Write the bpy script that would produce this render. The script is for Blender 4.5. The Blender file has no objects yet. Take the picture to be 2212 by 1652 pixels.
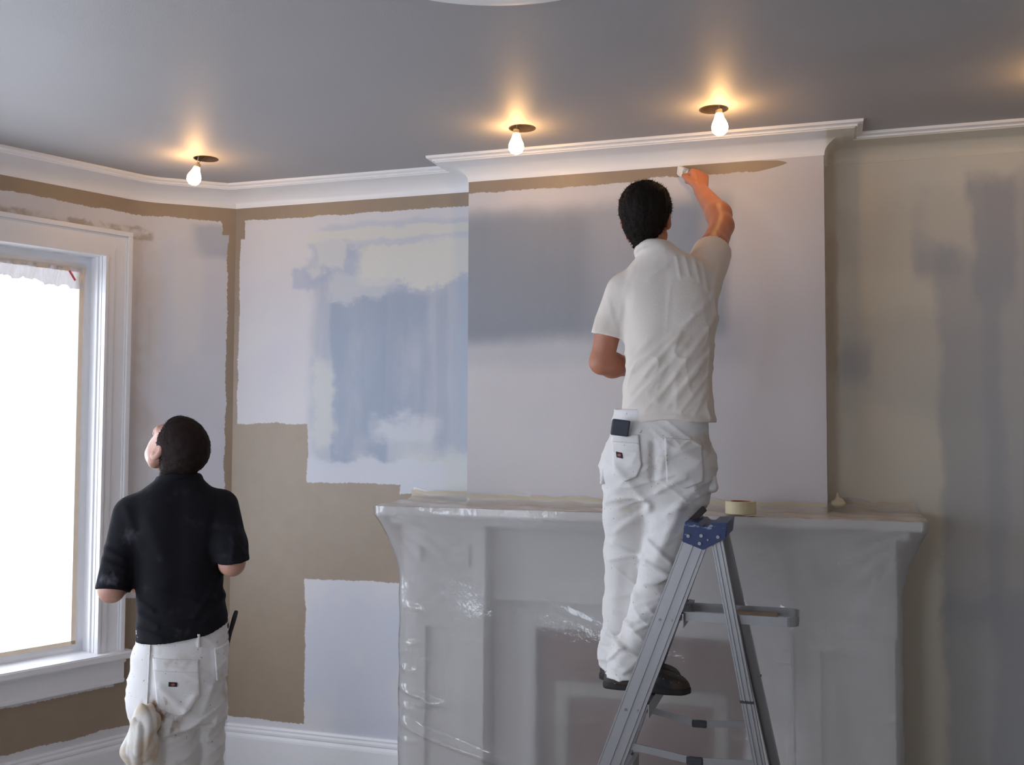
import bpy, bmesh, math, random
import numpy as np
from mathutils import Vector, Matrix

sc = bpy.context.scene
COL = sc.collection
random.seed(4)

# ------------------------------------------------------------------ camera
# room frame: X runs right along the chimney wall, Y towards it, Z up; eye at 1.68 m
YAW, PITCH, ROLL = math.radians(17.616), math.radians(2.645), math.radians(0.213)
fwd = Vector((-math.sin(YAW)*math.cos(PITCH), math.cos(YAW)*math.cos(PITCH), math.sin(PITCH)))
r0 = Vector((math.cos(YAW), math.sin(YAW), 0)); u0 = r0.cross(fwd)
rgt = math.cos(ROLL)*r0 + math.sin(ROLL)*u0; upv = rgt.cross(fwd)
cd = bpy.data.cameras.new('camera'); cam = bpy.data.objects.new('camera', cd); COL.objects.link(cam)
M4 = Matrix((rgt, upv, -fwd)).transposed().to_4x4(); M4.translation = Vector((0, 0, 1.68))
cam.matrix_world = M4
cd.sensor_width = 36.0; cd.lens = 36.0*2148.3/2212.0; cd.clip_start = 0.02
sc.camera = cam

# ------------------------------------------------------------------ sky and exposure
world = bpy.data.worlds.new('overcast_sky'); sc.world = world; world.use_nodes = True
bg = world.node_tree.nodes['Background']
bg.inputs['Color'].default_value = (0.81, 0.88, 1.0, 1); bg.inputs['Strength'].default_value = 6.8
sc.view_settings.view_transform = 'Standard'; sc.view_settings.look = 'None'
sc.view_settings.gamma = 1.0; sc.view_settings.use_curve_mapping = False
sc.view_settings.exposure = 0.0
sc.cycles.use_denoising = True; sc.cycles.use_adaptive_sampling = True; sc.cycles.adaptive_threshold = 0.1; sc.cycles.adaptive_min_samples = 16
sc.cycles.max_bounces = 8; sc.cycles.diffuse_bounces = 5; sc.cycles.transparent_max_bounces = 12
sc.cycles.transmission_bounces = 6; sc.cycles.sample_clamp_indirect = 6.0
sc.cycles.caustics_reflective = False; sc.cycles.caustics_refractive = True
BULB_STRENGTH = 56.0

# ------------------------------------------------------------------ helpers
class MB:
    """collects vertices and faces, builds ONE mesh object"""
    def __init__(s): s.v = []; s.f = []
    def add(s, vs, fs):
        o = len(s.v); s.v += [tuple(p) for p in vs]; s.f += [tuple(i+o for i in f) for f in fs]; return s
    def box(s, x0, x1, y0, y1, z0, z1):
        return s.add([(x, y, z) for z in (z0, z1) for y in (y0, y1) for x in (x0, x1)],
                     [(0,2,3,1),(4,5,7,6),(0,1,5,4),(2,6,7,3),(0,4,6,2),(1,3,7,5)])
    def extrude(s, prof, p0, p1, xa, ya):
        """closed 2-D profile (counter-clockwise) run from p0 to p1; xa, ya span the profile plane"""
        p0, p1, xa, ya = Vector(p0), Vector(p1), Vector(xa), Vector(ya); n = len(prof)
        vs = [p0+xa*a+ya*b for a, b in prof]+[p1+xa*a+ya*b for a, b in prof]
        fs = [(i, (i+1) % n, n+(i+1) % n, n+i) for i in range(n)]+[tuple(range(n-1, -1, -1)), tuple(range(n, 2*n))]
        return s.add(vs, fs)
    def tube(s, pts, rad, seg=8):
        pts = [Vector(p) for p in pts]; n = len(pts)
        rads = rad if isinstance(rad, (list, tuple)) else [rad]*n
        vs = []; a = None
        for i, p in enumerate(pts):
            t = (pts[min(i+1, n-1)]-pts[max(i-1, 0)]).normalized()
            if a is None:
                a = t.orthogonal().normalized()
            a = (a-t*a.dot(t)).normalized(); b = t.cross(a)
            for k in range(seg):
                q = 2*math.pi*k/seg; vs.append(p+(a*math.cos(q)+b*math.sin(q))*rads[i])
        fs = [(i*seg+k, i*seg+(k+1) % seg, (i+1)*seg+(k+1) % seg, (i+1)*seg+k) for i in range(n-1) for k in range(seg)]
        fs += [tuple(range(seg-1, -1, -1)), tuple((n-1)*seg+k for k in range(seg))]
        return s.add(vs, fs)
    def lathe(s, prof, c=(0, 0, 0), seg=24, cap=True):
        """prof: list of (r, z); revolved about the vertical through c"""
        vs = []; n = len(prof)
        for r, z in prof:
            for k in range(seg):
                q = 2*math.pi*k/seg; vs.append((c[0]+r*math.cos(q), c[1]+r*math.sin(q), c[2]+z))
        fs = [(i*seg+k, i*seg+(k+1) % seg, (i+1)*seg+(k+1) % seg, (i+1)*seg+k) for i in range(n-1) for k in range(seg)]
        if cap:
            fs += [tuple(range(seg-1, -1, -1)), tuple((n-1)*seg+k for k in range(seg))]
        return s.add(vs, fs)
    def build(s, name, mat, parent=None, smooth=False, bevel=0.0, fix=True):
        me = bpy.data.meshes.new(name); me.from_pydata(s.v, [], s.f)
        if fix or bevel:
            bm = bmesh.new(); bm.from_mesh(me)
            if bevel:
                bmesh.ops.bevel(bm, geom=list(bm.edges), offset=bevel, segments=2, affect='EDGES', clamp_overlap=True)
            bmesh.ops.recalc_face_normals(bm, faces=bm.faces); bm.to_mesh(me); bm.free()
        if smooth:
            me.polygons.foreach_set('use_smooth', [True]*len(me.polygons))
        me.update()
        o = bpy.data.objects.new(name, me); COL.objects.link(o)
        if mat: me.materials.append(mat)
        if parent: o.parent = parent
        return o

def facing(o, v):
    """turn an open sheet so that its front side looks along v"""
    me = o.data; s = sum(p.area*p.normal.dot(Vector(v)) for p in me.polygons)
    if s < 0: me.flip_normals()
    return o
def tag(o, label=None, cat=None, group=None, kind=None):
    if label: o['label'] = label
    if cat: o['category'] = cat
    if group: o['group'] = group
    if kind: o['kind'] = kind
    return o
def empty(name, loc=(0, 0, 0), rz=0.0):
    o = bpy.data.objects.new(name, None); COL.objects.link(o); o.location = loc; o.rotation_euler = (0, 0, rz)
    o.empty_display_size = 0.1
    return o
def struct(o): o['kind'] = 'structure'; return o

# ---- sampled surfaces: smooth blends of simple solids, meshed on a grid (naive surface nets)
def smin(a, b, k):
    h = np.clip(.5+.5*(b-a)/k, 0, 1); return b+(a-b)*h-k*h*(1-h)
def smax(a, b, k): return -smin(-a, -b, k)
def rcone(p, a, b, ra, rb):
    a = np.asarray(a, np.float32); b = np.asarray(b, np.float32); ba = b-a
    t = np.clip(((p-a)@ba)/float(ba@ba), 0, 1)
    return np.sqrt((((p-a)-t[:, None]*ba)**2).sum(1))-(ra+(rb-ra)*t)
def chain(p, pts, rs, k=0.02):
    d = None
    for i in range(len(pts)-1):
        e = rcone(p, pts[i], pts[i+1], rs[i], rs[i+1]); d = e if d is None else smin(d, e, k)
    return d
def ellip(p, c, r):
    q = p-np.asarray(c, np.float32); r = np.asarray(r, np.float32)
    k0 = np.sqrt(((q/r)**2).sum(1)); k1 = np.sqrt(((q/(r*r))**2).sum(1))+1e-6
    return k0*(k0-1)/k1
def stack(p, rows, n=2.3):
    """rows: (z, x_left, x_right, y_centre, half_depth), smoothly lofted"""
    rows = sorted(rows); R = np.array(rows, float); zz = np.linspace(R[0, 0], R[-1, 0], 160)
    ker = np.hanning(17); ker /= ker.sum(); out = []
    for j in range(1, 5):
        c = np.interp(zz, R[:, 0], R[:, j]); c = np.convolve(np.pad(c, 8, 'edge'), ker, 'valid'); out.append(np.interp(p[:, 2], zz, c))
    xl, xr, yc, b = out; a = (xr-xl)/2; cx = (xr+xl)/2
    f = ((np.abs((p[:, 0]-cx)/a)**n+np.abs((p[:, 1]-yc)/b)**n)**(1/n)-1)*np.minimum(a, b)
    return np.maximum(f, np.maximum(R[0, 0]-p[:, 2], p[:, 2]-R[-1, 0]))
def plane(p, c, nrm):
    nrm = np.asarray(nrm, np.float32); nrm = nrm/np.linalg.norm(nrm); return (p-np.asarray(c, np.float32))@nrm
def folds(p, L, yc=0.03, soft=0.05):
    d = np.zeros(len(p), np.float32)
    for x0, z0, x1, z1, w, a in L:
        bx, bz = x1-x0, z1-z0; px, pz = p[:, 0]-x0, p[:, 2]-z0
        t = np.clip((px*bx+pz*bz)/(bx*bx+bz*bz), 0, 1)
        e = (px-t*bx)**2+(pz-t*bz)**2
        d += a*np.exp(-e/(w*w))
    return d*np.clip((yc+soft-p[:, 1])/soft, 0, 1)
def creases(p, ang, freq, amp, seed, yc=.06):
    """sharp-crested cloth creases running at ang degrees in the x-z plane"""
    a = math.radians(ang); u = p[:, 0]*math.cos(a)+p[:, 2]*math.sin(a); v = -p[:, 0]*math.sin(a)+p[:, 2]*math.cos(a)
    q = np.stack([u*.22, p[:, 1]*.35, v], 1).astype(np.float32); w = np.abs(wob(q, freq, seed)); m = np.clip(.5+.8*wob(p, freq*.25, seed+40), 0, 1)
    return amp*m*np.exp(-w*3.2)*np.clip((yc+.05-p[:, 1])/.05, 0, 1)
def wob(p, s, seed=0, stretch=(1, 1, 1)):
    """cheap smooth noise in about -1..1"""
    rng = np.random.RandomState(seed); d = np.zeros(len(p), np.float32); q = p*np.asarray(stretch, np.float32)
    for k in range(7):
        v = rng.normal(size=3); v /= np.linalg.norm(v); f = s*rng.uniform(.6, 1.6)
        d += np.sin(q@(v*f).astype(np.float32)+rng.uniform(0, 6.28)).astype(np.float32)
    return d/3.5
def sdf_obj(name, f, lo, hi, h, mat, parent=None, smooth=True):
    lo = np.asarray(lo, np.float32); hi = np.asarray(hi, np.float32)
    n = np.ceil((hi-lo)/h).astype(int)+2; B = 6; nb = (n+B-1)//B; n = nb*B
    ax = [lo[i]+h*np.arange(n[i], dtype=np.float32) for i in range(3)]
    cc = [lo[i]+h*(B*np.arange(nb[i], dtype=np.float32)+(B-1)/2) for i in range(3)]
    C = np.stack(np.meshgrid(*cc, indexing='ij'), -1).reshape(-1, 3).astype(np.float32)
    fc = f(C).astype(np.float32); act = np.abs(fc) < h*B*1.5
    V = np.repeat(np.repeat(np.repeat(fc.reshape(nb), B, 0), B, 1), B, 2)
    A = np.repeat(np.repeat(np.repeat(act.reshape(nb), B, 0), B, 1), B, 2)
    I = np.argwhere(A)
    V[A] = f((lo+I*h).astype(np.float32))
    V[0], V[-1] = 1, 1; V[:, 0] = 1; V[:, -1] = 1; V[:, :, 0] = 1; V[:, :, -1] = 1
    S = V < 0
    cnt = sum(S[i:n[0]-1+i, j:n[1]-1+j, k:n[2]-1+k].astype(np.int8) for i in (0, 1) for j in (0, 1) for k in (0, 1))
    ci = np.argwhere((cnt > 0) & (cnt < 8)); idx = -np.ones(cnt.shape, np.int32); idx[tuple(ci.T)] = np.arange(len(ci))
    acc = np.zeros((len(ci), 3), np.float32); num = np.zeros(len(ci), np.float32)
    for a in range(3):
        o1, o2 = [q for q in range(3) if q != a]
        for u in (0, 1):
            for w in (0, 1):
                e0 = np.zeros(3, int); e0[o1] = u; e0[o2] = w; e1 = e0.copy(); e1[a] = 1
                v0 = V[tuple((ci+e0).T)]; v1 = V[tuple((ci+e1).T)]; m = (v0 < 0) != (v1 < 0)
                t = np.where(m, v0/np.where(m, v0-v1, 1), 0)
                q = np.tile(e0.astype(np.float32), (len(ci), 1)); q[:, a] = t
                acc += q*m[:, None]; num += m
    P = lo+h*(ci+acc/num[:, None])
    for it in range(2):
        g = np.stack([f((P+d).astype(np.float32))-f((P-d).astype(np.float32)) for d in np.eye(3, dtype=np.float32)*h*.3], 1)/(h*.6)
        P = P-np.clip(f(P.astype(np.float32)), -h, h)[:, None]*g/np.maximum((g*g).sum(1), .15)[:, None]
        P = P.astype(np.float32)
    F = []
    for a in range(3):
        o1, o2 = (a+1) % 3, (a+2) % 3
        s0 = [slice(1, n[q]-1) for q in range(3)]; s1 = list(s0)
        s0[a] = slice(0, n[a]-1); s1[a] = slice(1, n[a])
        D = S[tuple(s0)].astype(np.int8)-S[tuple(s1)].astype(np.int8)
        for sg in (1, -1):
            E = np.argwhere(D == sg); off = np.ones(3, int); off[a] = 0; E = E+off
            e1 = np.zeros(3, int); e1[o1] = 1; e2 = np.zeros(3, int); e2[o2] = 1
            q = [idx[tuple(x.T)] for x in (E-e1-e2, E-e2, E, E-e1)]
            q = np.stack(q if sg == 1 else q[::-1], 1); F.append(q[(q >= 0).all(1)])
    F = np.concatenate(F)
    me = bpy.data.meshes.new(name); me.vertices.add(len(P)); me.vertices.foreach_set('co', P.ravel())
    me.loops.add(F.size); me.loops.foreach_set('vertex_index', F.ravel().astype(np.int32))
    me.polygons.add(len(F)); me.polygons.foreach_set('loop_start', np.arange(0, F.size, 4, dtype=np.int32))
    me.update(calc_edges=True); me.validate()
    if smooth: me.polygons.foreach_set('use_smooth', np.ones(len(me.polygons), bool))
    o = bpy.data.objects.new(name, me); COL.objects.link(o)
    if mat: me.materials.append(mat)
    if parent: o.parent = parent
    return o

# ---- node materials
class NT:
    def __init__(s, name):
        s.m = bpy.data.materials.new(name); s.m.use_nodes = True; s.t = s.m.node_tree; s.t.nodes.clear()
        s.out = s.t.nodes.new('ShaderNodeOutputMaterial'); s._xyz = None
    def n(s, kind, **kw):
        nd = s.t.nodes.new(kind)
        for k, v in kw.items(): setattr(nd, k, v)
        return nd
    def put(s, sock, v):
        if isinstance(v, bpy.types.NodeSocket): s.t.links.new(v, sock)
        elif isinstance(v, (tuple, list)): sock.default_value = tuple(v)+((1,) if len(v) == 3 and len(sock.default_value) == 4 else ())
        else: sock.default_value = v
    def math(s, op, a, b=None, c=None, clamp=False):
        nd = s.n('ShaderNodeMath', operation=op, use_clamp=clamp); s.put(nd.inputs[0], a)
        if b is not None: s.put(nd.inputs[1], b)
        if c is not None: s.put(nd.inputs[2], c)
        return nd.outputs[0]
    def obj(s):
        if s._xyz is None:
            tc = s.n('ShaderNodeTexCoord'); sp = s.n('ShaderNodeSeparateXYZ'); s.t.links.new(tc.outputs['Object'], sp.inputs[0])
            s.vec = tc.outputs['Object']; s._xyz = (sp.outputs[0], sp.outputs[1], sp.outputs[2])
        return s._xyz
    def noise(s, scale=5.0, detail=3.0, stretch=(1, 1, 1), rough=.5, off=(0, 0, 0)):
        s.obj(); mp = s.n('ShaderNodeMapping'); s.t.links.new(s.vec, mp.inputs[0])
        mp.inputs['Scale'].default_value = stretch; mp.inputs['Location'].default_value = off
        nz = s.n('ShaderNodeTexNoise'); s.t.links.new(mp.outputs[0], nz.inputs['Vector'])
        nz.inputs['Scale'].default_value = scale; nz.inputs['Detail'].default_value = detail; nz.inputs['Roughness'].default_value = rough
        return nz.outputs[0]
    def ramp(s, v, a, b):
        mr = s.n('ShaderNodeMapRange', interpolation_type='SMOOTHSTEP'); s.put(mr.inputs[0], v)
        s.put(mr.inputs[1], a); s.put(mr.inputs[2], b); return mr.outputs[0]
    def mix(s, fac, a, b):
        mx = s.n('ShaderNodeMix', data_type='RGBA'); s.put(mx.inputs[0], fac); s.put(mx.inputs[6], a); s.put(mx.inputs[7], b); return mx.outputs[2]
    def rect(s, u, v, u0, u1, v0, v1, su=.01, sv=.01, du=None, dv=None):
        """soft-edged rectangle mask; du, dv wander the edges"""
        if du is not None: u = s.math('ADD', u, du)
        if dv is not None: v = s.math('ADD', v, dv)
        m = None
        for q, a, b, sf in ((u, u0, u1, su), (v, v0, v1, sv)):
            for k in (s.ramp(q, a-sf, a+sf), s.ramp(q, b+sf, b-sf)):
                m = k if m is None else s.math('MULTIPLY', m, k)
        return m
    def wander(s, nz, amp): return s.math('MULTIPLY', s.math('SUBTRACT', nz, .5), amp*2)
    def bsdf(s, col, rough=.6, bump=None, bdist=.002, **kw):
        b = s.n('ShaderNodeBsdfPrincipled'); s.put(b.inputs['Base Color'], col); s.put(b.inputs['Roughness'], rough)
        for k, v in kw.items(): s.put(b.inputs[k.replace('_', ' ')], v)
        if bump is not None:
            bp = s.n('ShaderNodeBump'); s.put(bp.inputs['Height'], bump); bp.inputs['Distance'].default_value = bdist
            bp.inputs['Strength'].default_value = 1.0; s.t.links.new(bp.outputs[0], b.inputs['Normal'])
        s.b = b; return b
    def done(s, sh=None):
        s.t.links.new((sh or s.b).outputs[0], s.out.inputs[0]); return s.m
def simple(name, col, rough=.6, var=.0, nscale=20, bump=0, bscale=80, **kw):
    t = NT(name); c = col
    if var:
        c = t.mix(t.noise(nscale, 4), tuple(x*(1-var) for x in col), tuple(min(1, x*(1+var)) for x in col))
    t.bsdf(c, rough, t.noise(bscale, 3) if bump else None, bump, **kw); return t.done()
# ------------------------------------------------------------------ room shell: layout
YB, YC, CEIL, CRB = 4.315, 4.14, 2.873, 2.784       # back wall, chimney face, ceiling, crown underside
CL, CR = -1.521, -0.005                              # chimney breast edges
XR, YR, XS = 2.6, -2.4, -2.75                        # right wall, rear wall, side wall behind the bay
def hd(a): a = math.radians(a); return Vector((-math.sin(a), -math.cos(a)))
path = [Vector((-2.833, YB))]; facets = []
def go(a, l): path.append(path[-1]+hd(a)*l)
def turn(a0, a1, r, n=8):
    for k in range(n):
        go(a0+(a1-a0)*(k+.5)/n, abs(math.radians(a1-a0))*r/n)
go(52.2, .346); turn(52.2, 22.2, .35)
path[-1] = Vector((-3.215, 3.96))
for a0, a1, l in ((22.2, -8, 1.36), (-8, -38, 1.30), (-38, None, 1.30)):
    facets.append((len(path)-1, a0)); go(a0, l)
    if a1 is not None: turn(a0, a1, .35)
path[-1].x = XS; BAY_END = path[-1].copy()
wpos = [(path[i].copy(), a) for i, a in facets]
OW0, OW1, OZ0, OZ1 = .11, 1.21, .63, 2.485           # window opening in a bay facet

# ---- paint materials
WHITE = (.67, .66, .68); TAN = (.315, .245, .178); TRIMC = (.84, .84, .86)
def roller(t): return t.noise(420, 2)
def tan_edge(t, fine=(1, 1, 1)):
    """the ragged edge of a brushed band: slow wander plus bristle marks"""
    return t.math('ADD', t.wander(t.noise(7, 3, fine), .014), t.wander(t.noise(90, 2, fine), .006))
def mat_wall_back():
    t = NT('back_wall_paint'); X, Y, Z = t.obj()
    e = tan_edge(t); ev = t.wander(t.noise(11, 3, (1, 1, .6), off=(3, 1, 2)), .012); e2 = t.math('ADD', e, ev)
    big = t.noise(3.2, 4); cl = t.noise(5, 4, (1, 1, 1.4), off=(5, 0, 1)); st = t.noise(9, 3, (2.2, 1, .22)); st2 = t.noise(26, 2, (2.4, 1, .12))
    c = t.mix(t.ramp(big, .35, .75), WHITE, (.63, .62, .67))
    blue = t.mix(t.ramp(st, .25, .8), (0.378, 0.439, 0.542), (0.310, 0.370, 0.473)); blue = t.mix(t.math('MULTIPLY', t.ramp(st2, .45, .7), .2), blue, (0.447, 0.499, 0.568))
    n1 = t.noise(4.5, 5, (1, 1, 1.2), .6, (1, 9, 0)); n2 = t.noise(5.5, 5, (1, 1, 1.6), .6, (7, 2, 3)); n3 = t.noise(3.0, 5, (1.6, 1, .55), .6, (2, 4, 8))
    wu = t.wander(n1, .13); wv = t.wander(n2, .13); ws = t.wander(n3, .07); hv = t.wander(n2, .05)
    def blot(c, u0, u1, v0, v1, su, sv, du, dv, f, col, br=None):
        m = t.rect(X, Z, u0, u1, v0, v1, su, sv, du, dv); m = t.math('MULTIPLY', m, f)
        if br is not None: m = t.math('MULTIPLY', m, br)
        return t.mix(m, c, col)
    brk = t.ramp(t.noise(3.2, 4, (1.5, 1, .6), off=(4, 4, 1)), .22, .55)
    # old blue colour left of the breast, skimmed and rolled over unevenly
    c = blot(c, -2.40, -1.3, 1.50, 2.42, .05, .05, ws, wv, .62, blue)
    c = blot(c, -2.29, -1.99, 1.53, 2.36, .018, .03, ws, wv, .80, (.315, .385, .495), brk)
    c = blot(c, -2.00, -1.78, 1.62, 2.34, .035, .05, ws, wv, .70, (.300, .365, .480), brk)
    c = blot(c, -1.74, -1.68, 1.55, 2.34, .012, .06, ws, wv, .35, (.31, .37, .48))
    c = blot(c, -1.64, -1.3, 1.60, 2.38, .05, .06, ws, wv, .35, (.36, .44, .56))
    c = blot(c, -2.36, -1.3, 2.50, 2.67, .04, .015, wu, hv, .34, (.36, .43, .54))
    c = blot(c, -2.44, -1.84, 2.38, 2.565, .03, .02, wu, wv, .70, (.36, .43, .55))
    c = blot(c, -2.51, -2.36, 2.36, 2.46, .012, .012, hv, hv, .75, (.42, .47, .59))
    # filler and primer clouds
    c = blot(c, -2.14, -1.3, 2.37, 2.56, .03, .022, wu, wv, .96, (.665, .660, .620))
    c = blot(c, -2.42, -1.3, 2.590, 2.640, .008, .008, hv, hv, .92, (.665, .660, .615))
    c = blot(c, -2.42, -2.22, 2.44, 2.60, .02, .02, wu, wv, .75, (.640, .645, .635))
    c = blot(c, -2.30, -2.00, 2.30, 2.42, .03, .02, wu, wv, .75, (.58, .60, .63))
    c = blot(c, -2.40, -2.27, 1.56, 2.02, .025, .05, wu, wv, .80, (.630, .640, .625))
    c = blot(c, -2.05, -1.72, 1.60, 1.73, .05, .04, wu, wv, .85, (.640, .655, .700))
    c = blot(c, -1.92, -1.3, 1.28, 1.58, .09, .06, wu, wv, .85, (.635, .660, .650))
    c = blot(c, -2.42, -1.7, 1.38, 1.525, .02, .012, hv, hv, .85, (.640, .660, .720))
    m = t.rect(X, Z, -2.42, -1.7, .2, .95, .02, .02); c = t.mix(t.math('MULTIPLY', m, t.ramp(big, .35, .6)), c, (0.602, 0.619, 0.688))
    # right of the breast: yellowed primer with blue-grey streaks
    c = t.mix(t.ramp(X, -.6, -.4), c, (.66, .62, .525))
    hi = t.rect(X, Z, -.2, 3, 2.60, 3.2, .02, .10); c = t.mix(hi, c, (.64, .615, .545))
    c2 = (.36, .37, .40); w3 = t.wander(t.noise(5, 5, (1, 1, .6), .6), .07); w4 = t.wander(t.noise(4, 5, (1, 1, 1), .6, (6, 1, 2)), .12)
    for u0, u1, v0, v1, f in ((.355, .50, 2.28, 2.44, .75), (.43, .66, .9, 2.42, .66), (.54, .72, 2.2, 2.68, .85), (.60, 2.7, .2, 2.70, .62),
                              (.43, 2.7, .1, 1.05, .7), (.07, .17, 1.85, 2.02, .6), (.35, .6, 2.44, 2.62, .25), (.05, .62, 1.75, 2.15, .22), (.02, .4, 2.35, 2.62, .22)):
        m = t.rect(X, Z, u0, u1, v0, v1, .025, .06, w3, w4); c = t.mix(t.math('MULTIPLY', m, f), c, c2)
    m = t.rect(X, Z, .0, .045, 1.9, 2.5, .006, .05, t.wander(t.noise(16, 4), .02)); c = t.mix(t.math('MULTIPLY', m, .28), c, (.40, .30, .21))
    # brown top coat: cutting-in band, corner strip, rolled blocks
    k = None
    for u0, u1, v0, v1 in ((-2.9, CL+.02, 2.716, 2.9), (-2.9, -2.806, 1.60, 2.9), (-2.9, -2.782, 2.62, 2.9), (-2.9, -2.412, .262, 1.700), (-2.5, -1.915, .955, 1.415), (-2.5, -1.70, .955, 1.375)):
        m = t.rect(X, Z, u0, u1, v0, v1, .002, .002, e2, e); k = m if k is None else t.math('MAXIMUM', k, m)
    tc = t.mix(t.noise(14, 4), tuple(x*.93 for x in TAN), tuple(x*1.1 for x in TAN)); c = t.mix(k, c, tc)
    t.bsdf(c, t.math('SUBTRACT', .62, t.math('MULTIPLY', k, .27)), roller(t), .0006); return t.done()
def mat_chimney():
    t = NT('chimney_breast_paint'); X, Y, Z = t.obj()
    e = tan_edge(t); big = t.noise(2.5, 3); cl = t.noise(6, 4, off=(2, 3, 4)); st = t.noise(7, 3, (2.4, 1, .25))
    c = t.mix(t.ramp(big, .35, .75), (.63, .605, .615), (.60, .58, .605))
    wv = t.wander(cl, .04); wu = t.wander(t.noise(3, 3, (1, 1, .4)), .05)
    m = t.rect(X, Z, -2, -.30, 1.95, 2.15, .06, .05, wu, wv); c = t.mix(t.math('MULTIPLY', m, .42), c, (0.413, 0.439, 0.490))
    bl = t.mix(t.ramp(st, .25, .85), (0.310, 0.335, 0.387), (0.267, 0.297, 0.344))
    m = t.rect(X, Z, -2, -.38, 2.068, 2.64, .03, .05, wu, t.wander(cl, .02)); c = t.mix(t.math('MULTIPLY', m, .72), c, bl)
    m = t.rect(X, Z, -2, -.95, 2.075, 2.62, .08, .05, wu, wv); c = t.mix(t.math('MULTIPLY', m, .75), c, (0.249, 0.275, 0.318))
    m = t.rect(X, Z, -.75, -.38, 2.15, 2.68, .12, .06, wu, wv); c = t.mix(t.math('MULTIPLY', m, .3), c, (0.292, 0.318, 0.361))
    m = t.rect(X, Z, -1.2, -.9, 1.97, 2.03, .1, .02, wu, wv); c = t.mix(t.math('MULTIPLY', m, .2), c, (.5, .55, .62))
    lo = t.math('SUBTRACT', 2.7365, t.math('MULTIPLY', t.ramp(X, -.712, -.716), .010)); lo = t.math('SUBTRACT', lo, t.math('MULTIPLY', t.ramp(X, -.6, -.4), .004))
    hi = t.math('SUBTRACT', 2.90, t.math('MULTIPLY', t.ramp(X, -.60, -.40), .1205)); hi = t.math('SUBTRACT', hi, t.math('MULTIPLY', t.ramp(X, -.30, -.16), .006))
    zz = t.math('ADD', Z, e); k = t.math('MULTIPLY', t.ramp(zz, t.math('SUBTRACT', lo, .002), t.math('ADD', lo, .002)), t.ramp(Z, t.math('ADD', hi, .0015), t.math('SUBTRACT', hi, .0015)))
    # the stroke thins to a point on the right
    tip = t.math('SUBTRACT', -.147, t.math('MULTIPLY', t.math('POWER', t.math('ABSOLUTE', t.math('SUBTRACT', Z, 2.761)), 1.5), 26.0)); k = t.math('MULTIPLY', k, t.ramp(X, t.math('ADD', tip, .004), t.math('SUBTRACT', tip, .004)))
    c = t.mix(k, c, t.mix(t.noise(14, 4), tuple(x*.95 for x in TAN), tuple(x*1.1 for x in TAN)))
    t.bsdf(c, t.math('SUBTRACT', .6, t.math('MULTIPLY', k, .27)), roller(t), .0006); return t.done()
def mat_wall_left():
    t = NT('bay_wall_paint'); X, Y, Z = t.obj()
    e = tan_edge(t); cl = t.noise(6, 4, off=(2, 3, 4)); st = t.noise(8, 3, (1.6, 1.6, .25)); wu = t.wander(t.noise(6, 4, (1, 1, .4)), .03)
    c = t.mix(t.ramp(t.noise(4, 4), .35, .7), (.68, .66, .67), (.72, .71, .73))
    m = t.rect(X, Z, -3.12, -2.8, .6, 2.60, .05, .06, wu, t.wander(cl, .05)); c = t.mix(t.math('MULTIPLY', m, .55), c, (.56, .57, .65))
    m = t.rect(X, Z, -2.99, -2.8, 2.52, 2.69, .03, .02, wu, t.wander(cl, .03)); c = t.mix(t.math('MULTIPLY', m, .75), c, (.40, .44, .52))
    m = t.rect(X, Z, -3.07, -2.96, 2.0, 2.55, .03, .1, wu, t.wander(cl, .1)); c = t.mix(t.math('MULTIPLY', m, .5), c, (.74, .72, .70))
    m = t.rect(X, Z, -3.19, -3.10, .6, 2.60, .02, .03, wu); c = t.mix(t.math('MULTIPLY', m, t.math('MULTIPLY', t.ramp(cl, .42, .62), .35)), c, (.58, .50, .43))
    m = t.rect(X, Z, -4.0, -3.14, 2.59, 2.645, .01, .008, None, t.wander(t.noise(16, 4), .03)); c = t.mix(t.math('MULTIPLY', m, t.math('MULTIPLY', t.ramp(t.noise(18, 5), .38, .62), .8)), c, (.42, .36, .30))
    k = None
    for u0, u1, v0, v1 in ((-5, -2.5, 2.712, 2.9), (-2.862, -2.5, .3, 2.9), (-2.888, -2.5, 2.64, 2.9), (-5, -2.95, .262, .462), (-3.215, -3.13, .40, .86)):
        m = t.rect(X, Z, u0, u1, v0, v1, .002, .002, e, e); k = m if k is None else t.math('MAXIMUM', k, m)
    k = t.math('MULTIPLY', k, t.math('GREATER_THAN', Y, 2.4))
    c = t.mix(k, c, t.mix(t.noise(14, 4), tuple(x*.93 for x in TAN), tuple(x*1.1 for x in TAN)))
    t.bsdf(c, t.math('SUBTRACT', .62, t.math('MULTIPLY', k, .27)), roller(t), .0006); return t.done()
M_back, M_chim, M_left = mat_wall_back(), mat_chimney(), mat_wall_left()
M_plain = simple('plain_primer', (.62, .59, .55), .6, .05, 3, .0006, 400)
t = NT('ceiling_paint'); t.bsdf(t.mix(t.noise(2.2, 4), (.36, .35, .355), (.39, .38, .385)), .55, t.noise(350, 2), .0005); M_ceil = t.done()
M_trim = simple('white_trim_gloss', TRIMC, .35, .02, 6, .0003, 150)
t = NT('white_crown'); X, Y, Z = t.obj()      # the run right of the breast has only had its lip painted white so far
k = t.math('MULTIPLY', t.math('MULTIPLY', t.ramp(X, CR+.004, CR+.02), t.ramp(Z, CRB+.069, CRB+.066)), t.math('GREATER_THAN', Y, 4.0))
t.bsdf(t.mix(k, t.mix(t.noise(5, 4), (.80, .80, .81), (.84, .84, .85)), (.64, .61, .53)), .42, t.noise(120, 3), .0004); M_crown = t.done()
M_floor = simple('dust_sheeted_floor', (.34, .30, .26), .8, .15, 3, .002, 60)

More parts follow.
